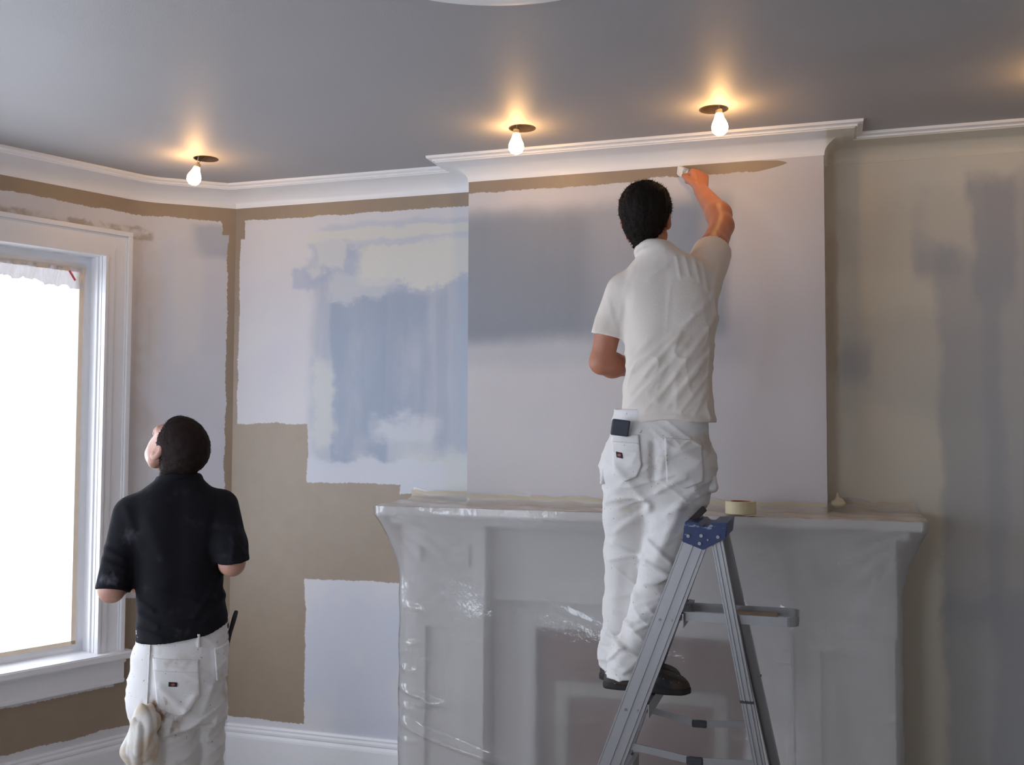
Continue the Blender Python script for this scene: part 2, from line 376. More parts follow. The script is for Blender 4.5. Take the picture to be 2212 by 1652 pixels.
# ---- floor, ceiling, walls
fl = MB().box(-4.6, 3.0, -2.8, 4.7, -.08, 0); struct(fl.build('floor', M_floor))
HOLES = [(-2.625, 3.756), (-1.147, 3.734), (-.394, 3.718), (.79, 3.63)]; HR = .051
bm = bmesh.new(); edges = []
def loop(pts, z):
    vs = [bm.verts.new((x, y, z)) for x, y in pts]; return [bm.edges.new((vs[i], vs[(i+1) % len(vs)])) for i in range(len(vs))]
edges += loop([(-4.6, -2.8), (3.0, -2.8), (3.0, 4.7), (-4.6, 4.7)], CEIL)
for hx, hy in HOLES: edges += loop([(hx+HR*math.cos(2*math.pi*k/36), hy+HR*math.sin(2*math.pi*k/36)) for k in range(36)], CEIL)
bmesh.ops.triangle_fill(bm, use_beauty=True, edges=edges)
for f in bm.faces:
    if f.normal.z > 0: f.normal_flip()
me = bpy.data.meshes.new('ceiling'); bm.to_mesh(me); bm.free(); me.materials.append(M_ceil)
o = bpy.data.objects.new('ceiling', me); COL.objects.link(o); struct(o)

w = MB(); q = lambda a, b, z0, z1: w.add([(a[0], a[1], z0), (b[0], b[1], z0), (b[0], b[1], z1), (a[0], a[1], z1)], [(0, 1, 2, 3)])
fi = {i: a for i, a in facets}
for i in range(len(path)-1):
    a, b = path[i], path[i+1]
    if i in fi:
        d = (b-a).normalized(); h0, h1 = a+d*OW0, a+d*OW1
        q(a, h0, 0, CEIL+.02); q(h1, b, 0, CEIL+.02); q(h0, h1, 0, OZ0); q(h0, h1, OZ1, CEIL+.02)
    else: q(a, b, 0, CEIL+.02)
struct(w.build('wall_left', M_left, fix=False))
w = MB(); w.add([(-2.833, YB, 0), (XR, YB, 0), (XR, YB, CEIL+.02), (-2.833, YB, CEIL+.02)], [(0, 1, 2, 3)]); struct(w.build('wall_back', M_back, fix=False))
w = MB(); w.add([(XR, YB, 0), (XR, YR, 0), (XR, YR, CEIL+.02), (XR, YB, CEIL+.02)], [(0, 1, 2, 3)]); struct(w.build('wall_right', M_plain, fix=False))
w = MB()
def holed(a, d, l):
    d = Vector(d); h0, h1, b = a+d*OW0, a+d*OW1, a+d*l; q(a, h0, 0, CEIL+.02); q(h1, b, 0, CEIL+.02); q(h0, h1, 0, OZ0); q(h0, h1, OZ1, CEIL+.02)
q(Vector((XS, YR)), Vector((-2.5, YR)), 0, CEIL+.02); holed(Vector((-2.5, YR)), (1, 0), 1.4); q(Vector((-1.1, YR)), Vector((XR, YR)), 0, CEIL+.02)
wpos += [(Vector((XS, -.35)), 0.0), (Vector((-2.5, YR)), -90.0)]  # unseen side and rear windows, added to brighten what faces the camera
struct(w.build('wall_rear', M_plain, fix=False))
w = MB(); q(Vector((XS, BAY_END.y)), Vector((XS, -.35)), 0, CEIL+.02); holed(Vector((XS, -.35)), (0, -1), 1.4); q(Vector((XS, -1.75)), Vector((XS, YR)), 0, CEIL+.02); struct(w.build('wall_side', M_plain, fix=False))
# chimney breast, open at the hearth
OX0, OX1, OZT = -1.19, -.32, .84
w = MB(); q(Vector((CL, YB)), Vector((CL, YC)), 0, CEIL+.02); q(Vector((CR, YC)), Vector((CR, YB)), 0, CEIL+.02)
q(Vector((CL, YC)), Vector((OX0, YC)), 0, CEIL+.02); q(Vector((OX1, YC)), Vector((CR, YC)), 0, CEIL+.02); q(Vector((OX0, YC)), Vector((OX1, YC)), OZT, CEIL+.02)
struct(w.build('wall_chimney', M_chim, fix=False))

# ---- mouldings swept along the walls
def sweep(prof, pts, closed=False):
    """prof: (distance into the room, z). The room lies on the left of the walking direction."""
    n = len(pts); rows = []
    for i, p in enumerate(pts):
        d0 = (pts[i]-pts[i-1]).normalized() if i > 0 else (pts[1]-pts[0]).normalized()
        d1 = (pts[i+1]-pts[i]).normalized() if i < n-1 else d0
        n0 = Vector((-d0.y, d0.x)); n1 = Vector((-d1.y, d1.x)); m = (n0+n1)/max(1e-6, 1+n0.dot(n1))
        rows.append([(p.x+m.x*a, p.y+m.y*a, z) for a, z in prof])
    k = len(prof); mb = MB()
    for r in rows: mb.v += r
    mb.f = [(i*k+j, (i+1)*k+j, (i+1)*k+(j+1) % k, i*k+(j+1) % k) for i in range(n-1) for j in range(k)]
    mb.f += [tuple(range(k)), tuple((n-1)*k+j for j in range(k-1, -1, -1))]
    return mb
cove = [(0.0, CEIL+.012), (0.0, CRB-.004), (.002, CRB-.004), (.003, CRB)]
for k in range(9):
    a = math.pi/2*k/8; cove.append((.003+.112*(1-math.cos(a)), CRB+.004+.060*math.sin(a)))
cove += [(.118, CRB+.068), (.126, CRB+.068), (.126, CRB+.074), (.134, CRB+.078), (.146, CRB+.078), (.148, CRB+.083), (.148, CEIL+.012)]
per = [Vector((XR, YR)), Vector((XR, YB)), Vector((CR, YB)), Vector((CR, YC)), Vector((CL, YC)), Vector((CL, YB))]+[p.copy() for p in path]
cr = sweep(cove, per).build('trim_1', M_crown); struct(cr)
for p in cr.data.polygons: p.use_smooth = abs(p.normal.z) < .995 and p.area > 0
cr.data.set_sharp_from_angle(angle=math.radians(32)); tag(cr, 'white cove crown moulding along the ceiling')
bb = [(0, 0), (0, .232), (.010, .232), (.014, .222), (.012, .214), (.018, .205), (.018, .196), (.014, .190), (.020, .178), (.022, .168), (.022, .03), (.022, 0)]
struct(sweep(bb, [Vector((-1.72, YB))]+[Vector((-2.833, YB))]+[p.copy() for p in path]).build('baseboard_left', M_trim))
struct(sweep(bb, [Vector((XR, YR)), Vector((XR, YB)), Vector((.215, YB))]).build('baseboard_right', M_trim))

# ---- bay windows, plus two unseen ones added behind the camera for light
M_glass = NT('window_glass'); g = M_glass.n('ShaderNodeBsdfTransparent'); gg = M_glass.n('ShaderNodeBsdfGlossy'); gg.inputs['Roughness'].default_value = .02
mx = M_glass.n('ShaderNodeMixShader'); mx.inputs[0].default_value = .06; M_glass.t.links.new(g.outputs[0], mx.inputs[1]); M_glass.t.links.new(gg.outputs[0], mx.inputs[2]); M_glass = M_glass.done(mx)
def make_window(i, p, a, full):
    e = hd(a); W = empty('window_%d' % i, (p.x, p.y, 0), math.atan2(e.y, e.x)); struct(W)
    mid = (OW0+OW1)/2
    for s in (0, 1):
        f = (lambda u: u) if s == 0 else (lambda u: 2*mid-u)
        def bx(m, u0, u1, *r): m.box(min(f(u0), f(u1)), max(f(u0), f(u1)), *r)
        m = MB(); bx(m, -.004, .108, -.002, .022, OZ0, OZ1); bx(m, .062, .108, .02, .028, OZ0, OZ1); bx(m, .096, .108, .026, .034, OZ0, OZ1); m.build('casing', M_trim, W)
        m = MB(); bx(m, -.022, .0, -.002, .042, OZ0, OZ1+.104); bx(m, 0, .006, 0, .030, OZ0, OZ1+.104); m.build('back_band', M_trim, W, bevel=.002 if full else 0)
        m = MB(); bx(m, OW0-.004, OW0, -.16, .0, OZ0, OZ1); bx(m, OW0-.004, OW0+.008, -.04, -.025, OZ0, OZ1); m.build('jamb', M_trim, W)
        m = MB(); bx(m, OW0, OW0+.046, -.14, -.10, OZ0, OZ1); bx(m, OW0+.046, OW0+.056, -.135, -.112, OZ0, OZ1); m.build('sash_stile', M_trim, W)
    m = MB().box(-.004, 2*mid+.004, -.002, .022, OZ1, OZ1+.105); m.box(.062, 2*mid-.062, .02, .028, OZ1-.002, OZ1+.044); m.box(.096, 2*mid-.096, .026, .034, OZ1-.002, OZ1+.012); m.build('casing', M_trim, W)
    m = MB().box(-.022, 2*mid+.022, -.002, .042, OZ1+.104, OZ1+.126); m.box(0, 2*mid, 0, .030, OZ1+.098, OZ1+.104); m.build('back_band', M_trim, W, bevel=.002 if full else 0)
    MB().box(OW0, OW1, -.16, 0, OZ1, OZ1+.004).build('jamb', M_trim, W)
    m = MB().box(OW0, OW1, -.14, -.10, OZ1-.055, OZ1); m.build('sash_rail', M_trim, W)
    m = MB().box(OW0, OW1, -.14, -.10, OZ0, OZ0+.045); m.build('sash_rail', M_trim, W)
    MB().box(OW0+.05, OW1-.05, -.124, -.120, OZ0+.04, OZ1-.05).build('pane', M_glass, W)
    m = MB().box(-.05, 2*mid+.05, -.15, .088, OZ0-.032, OZ0+.003); m.build('sill', M_trim, W, bevel=.006)
    m = MB().box(-.03, 2*mid+.03, -.002, .028, OZ0-.15, OZ0-.03); m.box(-.03, 2*mid+.03, .02, .045, OZ0-.055, OZ0-.03); m.box(-.03, 2*mid+.03, .02, .034, OZ0-.15, OZ0-.13); m.build('apron', M_trim, W, bevel=.003)
    # daylight portal in the opening (only guides sampling of the sky)
    L = bpy.data.lights.new('window_portal', 'AREA'); L.shape = 'RECTANGLE'; L.size = OW1-OW0; L.size_y = OZ1-OZ0; L.cycles.is_portal = True
    lo = bpy.data.objects.new('window_portal', L); COL.objects.link(lo); lo.parent = W; lo.location = (mid, -.17, (OZ0+OZ1)/2); lo.rotation_euler = (math.radians(-90), 0, math.radians(180))
    return W
WINS = [make_window(i+1, p, a, i == 0) for i, (p, a) in enumerate(wpos)]
# ------------------------------------------------------------------ fireplace surround under the sheet
M_mant = simple('mantel_white_paint', (.86, .85, .84), .45, .03, 6)
M_slip = simple('brown_hearth_slip', (.20, .072, .050), .6, .35, 5, .002, 30)
M_fire = simple('sooty_firebox', (.10, .042, .03), .8, .3, 8, .003, 30)
M_ins = simple('pale_insert_frame', (.55, .53, .48), .5, .08, 8)
FP = empty('fireplace', (-.755, YC, 0)); tag(FP, 'white mantelpiece with pilasters and brown hearth under milky plastic', 'fireplace')
def at_fp(m, name, mat, par=None, **k):
    m.v = [(x+.755, y-YC, z) for x, y, z in m.v]
    return m.build(name, mat, par or FP, **k)
at_fp(MB().box(-1.835, .325, 3.872, YC-.002, 1.312, 1.346), 'mantel_shelf', M_mant, bevel=.006)
at_fp(MB().box(-1.79, .28, 3.93, YC-.002, 1.275, 1.312), 'bed_mould', M_mant, bevel=.006)
for x0, x1 in ((-1.835, CL-.003), (CR+.003, .325)):      # shelf returns that fill the alcoves beside the breast
    at_fp(MB().box(x0, x1, YC-.002, YB-.002, 1.312, 1.346), 'shelf_return', M_mant, bevel=.003)
at_fp(MB().box(-1.37, -.14, 4.055, YC-.002, .99, 1.275), 'frieze', M_mant, bevel=.003)
at_fp(MB().box(-1.37, -.14, 4.035, 4.056, .955, .995), 'architrave', M_mant, bevel=.005)
for x0, x1 in ((-1.747, -1.372), (-.138, .237)):
    P_ = at_fp(MB().box(x0+.01, x1-.01, 3.995, YC-.002, 0, .90), 'pilaster', M_mant)
    px = (x0+x1)/2
    for a, b in ((x0+.01, px-.085), (px+.085, x1-.01)): at_fp(MB().box(a, b, 3.972, 3.996, .16, .90), 'pilaster_stile', M_mant, P_)
    at_fp(MB().box(px-.085, px+.085, 3.972, 3.996, .84, .90), 'pilaster_rail', M_mant, P_)
    at_fp(MB().box(x0+.002, x1-.002, 3.964, YC-.002, 0, .16), 'plinth', M_mant, bevel=.003)
    K = at_fp(MB().box(x0, x1, 3.968, YC-.002, .985, 1.275), 'corbel_block', M_mant, bevel=.003)
    at_fp(MB().box(x0+.001, x1-.001, 3.963, YC-.002, .90, .985), 'capital', M_mant, bevel=.006)
    m = MB()
    for a, b, c_, d_ in ((px-.115, px+.115, 1.175, 1.19), (px-.115, px+.115, 1.10, 1.115), (px-.115, px-.10, 1.115, 1.175), (px+.10, px+.115, 1.115, 1.175)): m.box(a, b, 3.956, 3.97, c_, d_)
    at_fp(m, 'panel_mould', M_mant, K)
for x0, x1, a, b in ((-1.372, OX0, 0, .955), (OX1, -.138, 0, .955), (OX0, OX1, OZT, .955)):
    at_fp(MB().box(x0, x1, 4.09, YC-.002, a, b), 'inner_slip', M_mant)
at_fp(MB().add([(OX0, 4.30, 0), (OX1, 4.30, 0), (OX1, 4.30, OZT), (OX0, 4.30, OZT)], [(0, 1, 2, 3)]), 'firebox_back', M_fire, fix=False)
m = MB(); m.add([(OX0, 4.12, 0), (OX0, 4.30, 0), (OX0, 4.30, OZT), (OX0, 4.12, OZT)], [(0, 1, 2, 3)]); m.add([(OX1, 4.12, 0), (OX1, 4.30, 0), (OX1, 4.30, OZT), (OX1, 4.12, OZT)], [(0, 1, 2, 3)])
m.add([(OX0, 4.12, OZT), (OX1, 4.12, OZT), (OX1, 4.30, OZT), (OX0, 4.30, OZT)], [(0, 1, 2, 3)]); at_fp(m, 'firebox_cheeks', M_fire, fix=False)
for k, (x0, x1, z0, z1) in enumerate(((OX0+.005, -.90, .62, OZT-.004), (-.895, -.61, .62, OZT-.004), (-.605, OX1-.005, .62, OZT-.004), (OX0+.005, -1.12, .0, .615), (-.39, OX1-.005, .0, .615))):
    at_fp(MB().box(x0, x1, 4.145, 4.16, z0, z1), 'hearth_tile', M_slip, bevel=.003)
m = MB().box(-1.115, -.395, 4.13, 4.17, .555, .612); at_fp(m, 'insert_frame', M_ins, bevel=.006)
for x0, x1 in ((-1.115, -1.06), (-.45, -.395)): at_fp(MB().box(x0, x1, 4.13, 4.17, 0, .555), 'insert_frame', M_ins, bevel=.006)
at_fp(MB().box(-1.06, -.45, 4.165, 4.175, 0, .555), 'insert_panel', M_slip)

# ---- milky polythene sheet draped over it
def film(name, opaq, refr, tint=(.85, .86, .84), rough=.16, bump=.004, bs=(1, 1, 1), tls=.25, gls=.9):
    t = NT(name); n1 = t.noise(9, 4, bs); n2 = t.noise(34, 3, bs, off=(3, 5, 1))
    bp = t.n('ShaderNodeBump'); bp.inputs['Distance'].default_value = bump; t.put(bp.inputs['Height'], t.math('ADD', n1, t.math('MULTIPLY', n2, .25)))
    df = t.n('ShaderNodeBsdfDiffuse'); df.inputs[0].default_value = (*tint, 1); t.t.links.new(bp.outputs[0], df.inputs['Normal'])
    tl = t.n('ShaderNodeBsdfTranslucent'); tl.inputs[0].default_value = (*tint, 1)
    m1 = t.n('ShaderNodeMixShader'); m1.inputs[0].default_value = tls; t.t.links.new(df.outputs[0], m1.inputs[1]); t.t.links.new(tl.outputs[0], m1.inputs[2])
    tr = t.n('ShaderNodeBsdfTransparent'); tr.inputs[0].default_value = (.98, .975, .975, 1)
    rf = t.n('ShaderNodeBsdfRefraction'); rf.inputs['IOR'].default_value = 1.22; rf.inputs['Roughness'].default_value = .95; rf.inputs[0].default_value = (.975, .97, .97, 1)
    m2 = t.n('ShaderNodeMixShader'); m2.inputs[0].default_value = refr; t.t.links.new(tr.outputs[0], m2.inputs[1]); t.t.links.new(rf.outputs[0], m2.inputs[2])
    m3 = t.n('ShaderNodeMixShader'); m3.inputs[0].default_value = opaq; t.t.links.new(m2.outputs[0], m3.inputs[1]); t.t.links.new(m1.outputs[0], m3.inputs[2])
    gl = t.n('ShaderNodeBsdfGlossy'); gl.inputs['Roughness'].default_value = rough; t.t.links.new(bp.outputs[0], gl.inputs['Normal'])
    fr = t.n('ShaderNodeLayerWeight'); fr.inputs['Blend'].default_value = .5; t.t.links.new(bp.outputs[0], fr.inputs['Normal'])
    m4 = t.n('ShaderNodeMixShader'); t.put(m4.inputs[0], t.math('MULTIPLY', t.math('ADD', t.math('MULTIPLY', t.math('POWER', fr.outputs['Facing'], 4.0), .6), .045), gls)); t.t.links.new(m3.outputs[0], m4.inputs[1]); t.t.links.new(gl.outputs[0], m4.inputs[2])
    return t.done(m4)
M_film = film('milky_polythene', .34, .72, (.94, .93, .93), .10, .005, tls=.25, gls=1.6)
SH = empty('plastic_sheet', (-.755, YC, 0)); tag(SH, 'milky plastic dust sheet draped over the mantelpiece and hearth', 'plastic sheet')
def plan(t):
    """sheet outline at height t (0 shelf edge, 1 floor): left x, right x, front y"""
    k = min(1.0, max(0.0, t-.028)/.20); s = k*(1.75-.75*k)
    return -1.850+.084*s, .340-.084*s, 3.864+.085*s
U = []
for k in range(13): U.append(('l', k/12))
for k in range(1, 100): U.append(('f', k/100))
for k in range(13): U.append(('r', k/12))
rows = []; NV = 110
rng = random.Random(3)
crk = []
for k in range(26):     # creases: short ridges with a slope of their own, thickest low on the left pilaster
    cx = rng.choice([-1.74, -1.72, -1.70, -1.6, -1.3, -1.0, -.3, .1, .2])+rng.uniform(-.03, .1); cz = rng.uniform(.15, .95)
    crk.append((cx, cz, rng.uniform(.04, .16), rng.uniform(-.9, .5), rng.uniform(.005, .011), rng.choice([-1, 1])*rng.uniform(.004, .010)))
crk += [(-1.70, .56, .16, -.35, .012, .018), (-1.72, .50, .10, -.5, .009, .014), (-1.55, .37, .42, -.28, .013, .020), (-1.73, .44, .12, -.4, .009, .012), (-1.73, .36, .10, -.15, .008, .012), (-1.72, .74, .10, .8, .010, .012), (-1.73, .66, .09, -.7, .008, .010)]
def disp(x, z):
    d = .006*math.sin(x*5.1+z*2)+.003*math.sin(x*13-z*7)+.002*math.sin(z*23+x*4)
    # sags in between the pilasters
    if -1.36 < x < -.15: d -= .030*min(1, (x+1.36)/.15, (-.15-x)/.15)*min(1, max(0, (1.30-z)/.25))
    for cx, cz, L, sl, w_, a in crk:
        du = x-cx; dv = (z-cz)-sl*du
        if abs(dv) < 4*w_: d += (2.2 if cx < -1.4 else .7)*a*math.exp(-(dv/w_)**2)*math.exp(-(du/L)**2*4)
    if not -1.36 < x < -.15: d = max(d, -.004)
    # fans out from the shelf corners
    for sx, sg in ((-1.85, 1), (.34, -1)):
        r = math.hypot((x-sx)*sg, 1.34-z)
        if r > .02 and z < 1.335:
            an = math.atan2(1.34-z, (x-sx)*sg); d += .0055*math.sin(an*26+1)*math.exp(-(r/.34)**2)*min(1, r/.05)
    return d
for j in range(NV+1):
    z = 1.350-(1.335)*(j/NV)**1.0; L_, R_, Fy = plan((1.350-z)/1.335); row = []
    for s, u in U:
        if s == 'l': x, y, nx, ny = L_, YB-.006+(Fy+.02-YB+.006)*u, -1, 0
        elif s == 'r': x, y, nx, ny = R_, Fy+.02+(YB-.006-Fy-.02)*u, 1, 0
        else:
            x, y, nx, ny = L_+(R_-L_)*u, Fy, 0, -1
            if u < .02 or u > .98: y += .008
        dd = disp(x, z)*min(1, u/.035, (1-u)/.035) if s == 'f' else .002*math.sin(z*30+y*20)
        f = min(1, j/4)
        row.append((x+nx*max(dd, -.02)*f, y+ny*dd*f, z))
    rows.append(row)
nu = len(U); m = MB()
for r in rows: m.v += r
m.f = [(j*nu+i, j*nu+i+1, (j+1)*nu+i+1, (j+1)*nu+i) for j in range(NV) for i in range(nu-1)]
facing(at_fp(m, 'hanging_film', M_film, SH, smooth=True), (0, -1, 0))
m = MB(); nx_, ny_ = 120, 22
for j in range(ny_+1):
    for i in range(nx_+1):
        x = -1.850+2.19*i/nx_; back = YB-.004 if (x < CL-.004 or x > CR+.004) else YC-.004; v = j/ny_
        y = 3.864+(back-3.864)*min(1, v/.85); z = 1.3515+.0035*math.sin(x*17+y*11)*math.sin(y*23)+.002*math.sin(x*41+y*5)
        if v > .70: z += .030*((v-.70)/.30)**2+.012*max(0, math.sin(x*9)+math.sin(x*23))*((v-.7)/.3)
        m.v.append((x, y, max(z, 1.3485)))
m.f = [(j*(nx_+1)+i, j*(nx_+1)+i+1, (j+1)*(nx_+1)+i+1, (j+1)*(nx_+1)+i) for j in range(ny_) for i in range(nx_)]
M_film2 = film('milky_polythene_top', .60, .0, (.90, .89, .86), .14, .003)
facing(at_fp(m, 'top_film', M_film2, SH, smooth=True), (0, 0, 1))
M_mask = simple('cream_masking_tape', (.62, .54, .41), .6, .08, 20, .0004, 200)
def tape_run(x0, x1, y, sd):
    rr = random.Random(sd); m = MB(); n = int((x1-x0)/.03); v = []
    for i in range(n+1):
        x = x0+(x1-x0)*i/n; v += [(x, y, 1.362), (x, y-.002, 1.388+rr.uniform(-.004, .005))]
    m.add(v, [(2*i, 2*i+2, 2*i+3, 2*i+1) for i in range(n)]); return m
at_fp(tape_run(CL+.003, CR-.003, YC-.003, 1), 'masking_tape', M_mask, SH)
at_fp(tape_run(-1.86, CL-.003, YB-.003, 2), 'masking_tape', M_mask, SH)
at_fp(tape_run(CR+.003, .33, YB-.003, 3), 'masking_tape', M_mask, SH)

# ---- roll of tape and a torn scrap on the shelf
TR = empty('masking_tape_roll', (-.325, 3.955, 1.3545)); tag(TR, 'roll of cream masking tape standing on the covered mantel shelf', 'tape roll')
M_roll = simple('tape_roll_cream', (.74, .66, .44), .55, .06, 30, .0003, 300)
MB().lathe([(.0395, 0), (.0575, 0), (.0585, .002), (.0585, .046), (.0575, .048), (.0395, .048), (.0395, 0)], seg=48, cap=False).build('tape_winding', M_roll, TR, smooth=False)
MB().lathe([(.0365, .001), (.0392, .001), (.0392, .0475), (.0365, .0475), (.0365, .001)], seg=48, cap=False).build('cardboard_core', simple('red_core', (.42, .09, .06), .6), TR)
def f_scrap(p): return np.minimum(ellip(p, (0, 0, .014), (.030, .02, .018)), rcone(p, (-.005, 0, .02), (-.002, .004, .052), .013, .006))-.004*wob(p, 160, 4)
o = sdf_obj('tape_scrap', f_scrap, (-.05, -.04, -.02), (.05, .04, .07), .004, simple('scrap_cream', (.74, .66, .48), .6, .1, 40), None)
o.location = (.035, 4.20, 1.372); tag(o, 'crumpled scrap of cream tape beside the chimney breast corner', 'scrap')

# ------------------------------------------------------------------ step ladder
M_alu = NT('ladder_aluminium'); X, Y, Z = M_alu.obj()
c = M_alu.mix(M_alu.noise(6, 4, (1, 1, .3)), (.30, .30, .315), (.38, .38, .395)); c = M_alu.mix(M_alu.math('MULTIPLY', M_alu.ramp(M_alu.noise(48, 3), .70, .76), .5), c, (.5, .48, .46))
M_alu.bsdf(c, .42, None, .0003, Metallic=.7); M_alu = M_alu.done()
M_blue = NT('blue_moulded_cap'); c = M_blue.mix(M_blue.math('MULTIPLY', M_blue.ramp(M_blue.noise(34, 4, (1, 1, 3)), .60, .70), .7), (.009, .028, .115), (.30, .36, .48))
M_blue.bsdf(c, .42, M_blue.noise(50, 3), .0006); M_blue = M_blue.done()
M_dark = simple('dark_hinge', (.035, .037, .045), .5, .2, 30)
M_rivet = simple('rivet_steel', (.25, .25, .26), .35, Metallic=.8)
M_board = simple('paint_marked_board', (.33, .25, .19), .6, .3, 14, .001, 40)
LD = empty('step_ladder', (-.48, 3.35, 0)); tag(LD, 'aluminium step ladder with blue top cap and fold-out pail shelf', 'ladder')
def ld(m, name, mat, par=None, **k):
    m.v = [(x+.48, y-3.35, z) for x, y, z in m.v]; return m.build(name, mat, par or LD, **k)
def fx(z): return -.402-(1.32-z)*.376
def rx(z): return -.329+(1.315-z)*.187
def yn(z): return 3.152-(1.33-z)*.035
def yf(z): return 3.375+(1.33-z)*.225
def rail(kind, side, z0, z1, w_, d_):
    F_ = fx if kind == 'f' else rx; Yf = yn if side < 0 else yf
    sh = -.016 if (kind == 'f' and side > 0) else 0
    p0, p1 = Vector((F_(z0)+sh, Yf(z0), z0)), Vector((F_(z1)+sh, Yf(z1), z1)); ax = (p1-p0).normalized()
    ya = Vector((0, side, 0)); xa = Vector((ax.z, 0, -ax.x)).normalized(); h = w_/2
    rb = [(-.05, .0), (.33, .0)] if kind == 'f' else [(-.2, 0), (.2, 0)]
    prof = [(-h, -d_), (-h+.003, -d_), (-h+.003, -.003), (h-.003, -.003), (h-.003, -d_), (h, -d_), (h, .002), (h-.004, .002), (h-.004, 0)]
    for r, _ in sorted(rb, reverse=True):
        c_ = r*w_; prof += [(c_+.0022, 0), (c_+.0022, .0045), (c_-.0022, .0045), (c_-.0022, 0)]
    prof += [(-h+.004, 0), (-h+.004, .002), (-h, .002)]
    return ld(MB().extrude(prof, p0, p1, xa, ya), 'front_rail' if kind == 'f' else 'rear_rail', M_alu)
fr_ = [rail('f', s, .02, 1.352, .076, .03) for s in (-1, 1)]
rr_ = [rail('r', s, .02, 1.352, .036, .024) for s in (-1, 1)]
for s, r in zip((-1, 1), rr_):
    Yf = (yn if s < 0 else yf)(.853)+s*.002; ld(MB().box(rx(.853)-.021, rx(.853)+.021, Yf-.004, Yf+.004, .849, .856), 'sleeve_band', M_dark, r)
for s, r in zip((-1, 1), fr_):
    for z in (.25, .535, .82, 1.105):
        Yf = (yn if s < 0 else yf)(z)
        for dx in (-.018, .022): ld(MB().tube([(fx(z-.02)+dx, Yf-.001, z-.022), (fx(z-.02)+dx, Yf+s*.003, z-.022)], .0045, 10), 'rivet', M_rivet, r)
for s in (-1, 1):
    for F_, nm in ((fx, 'rubber_foot'), (rx, 'rubber_foot')):
        y = (yn if s < 0 else yf)(.0); ld(MB().box(F_(0)-.045, F_(0)+.045, y-.012-(.024 if s > 0 else 0), y+.012+(.024 if s < 0 else 0), 0, .04), nm, M_dark, bevel=.004)
for z in (.25, .535, .82, 1.105):
    prof = [(-.043, -.045), (-.040, -.045), (-.040, -.003), (.040, -.003), (.040, -.045), (.043, -.045), (.043, 0)]+[(.04-.01*k+(-.0025 if k % 2 else .0), .0 if k % 2 else -.0018) for k in range(0, 9)]+[(-.043, 0)]
    ld(MB().extrude(prof, (fx(z)+.004, yn(z)+.003, z), (fx(z)+.004, yf(z)-.003, z), (1, 0, 0), (0, 0, 1)), 'step', M_alu)
for z in (.22, .45): ld(MB().box(rx(z)-.012, rx(z)+.012, yn(z), yf(z), z-.012, z+.012), 'rear_brace', M_alu)
# cap: notched blue shell
side = [(-.437, 1.330), (-.372, 1.306), (-.304, 1.345), (-.298, 1.393), (-.345, 1.390), (-.358, 1.378), (-.376, 1.378), (-.388, 1.389), (-.428, 1.391)]
CP = ld(MB().extrude([(a, b) for a, b in side], (0, 3.134, 0), (0, 3.142, 0), (1, 0, 0), (0, 0, 1)), 'top_cap', M_blue, bevel=.0015)
ld(MB().extrude([(a, b) for a, b in side], (0, 3.378, 0), (0, 3.386, 0), (1, 0, 0), (0, 0, 1)), 'cap_cheek', M_blue, CP, bevel=.0015)
deck = [(-.428, 1.391), (-.434, 1.350), (-.430, 1.350), (-.424, 1.386), (-.390, 1.384), (-.378, 1.373), (-.356, 1.373), (-.343, 1.385), (-.303, 1.388), (-.308, 1.348), (-.303, 1.348), (-.298, 1.393), (-.345, 1.390), (-.358, 1.378), (-.376, 1.378), (-.388, 1.389)]
ld(MB().extrude([(a, b) for a, b in deck][::-1], (0, 3.141, 0), (0, 3.379, 0), (1, 0, 0), (0, 0, 1)), 'cap_deck', M_blue, CP)
for a, b in ((-.418, 1.348), (-.378, 1.350), (-.383, 1.326), (-.327, 1.348), (-.358, 1.338)):
    ld(MB().tube([(a, 3.1345, b), (a, 3.1305, b)], .0055 if a != -.358 else .003, 10), 'cap_rivet', M_rivet, CP)
# pail shelf: bent flat bar with a board on it
def ring(off, z0, z1):
    pts = [(-.470, 3.166+off), (-.125, 3.166+off)]
    for k in range(1, 8): a = -math.pi/2+math.pi/2*k/7; pts.append((-.125+(.034-off)*math.cos(a), 3.2+(.034-off)*math.sin(a)))
    for k in range(1, 8): a = math.pi/2*k/7; pts.append((-.125+(.034-off)*math.cos(a), 3.306+(.034-off)*math.sin(a)))
    pts += [(-.470, 3.34-off)]; return pts
po, pi_ = ring(0, 0, 0), ring(.004, 0, 0); m = MB(); n = len(po)
for z in (1.080, 1.108):
    m.v += [(x, y, z) for x, y in po]+[(x, y, z) for x, y in pi_]
for i in range(n-1):
    m.f += [(i, i+1, 2*n+i+1, 2*n+i), (n+i, 3*n+i, 3*n+i+1, n+i+1), (2*n+i, 2*n+i+1, 3*n+i+1, 3*n+i), (i, n+i, n+i+1, i+1)]
m.f += [(0, 2*n, 3*n, n), (n-1, 2*n-1, 4*n-1, 3*n-1)]
SHF = ld(m, 'shelf_bar', M_alu)
ld(MB().box(-.300, -.158, 3.172, 3.334, 1.083, 1.093), 'shelf_board', M_board, SHF, bevel=.002)
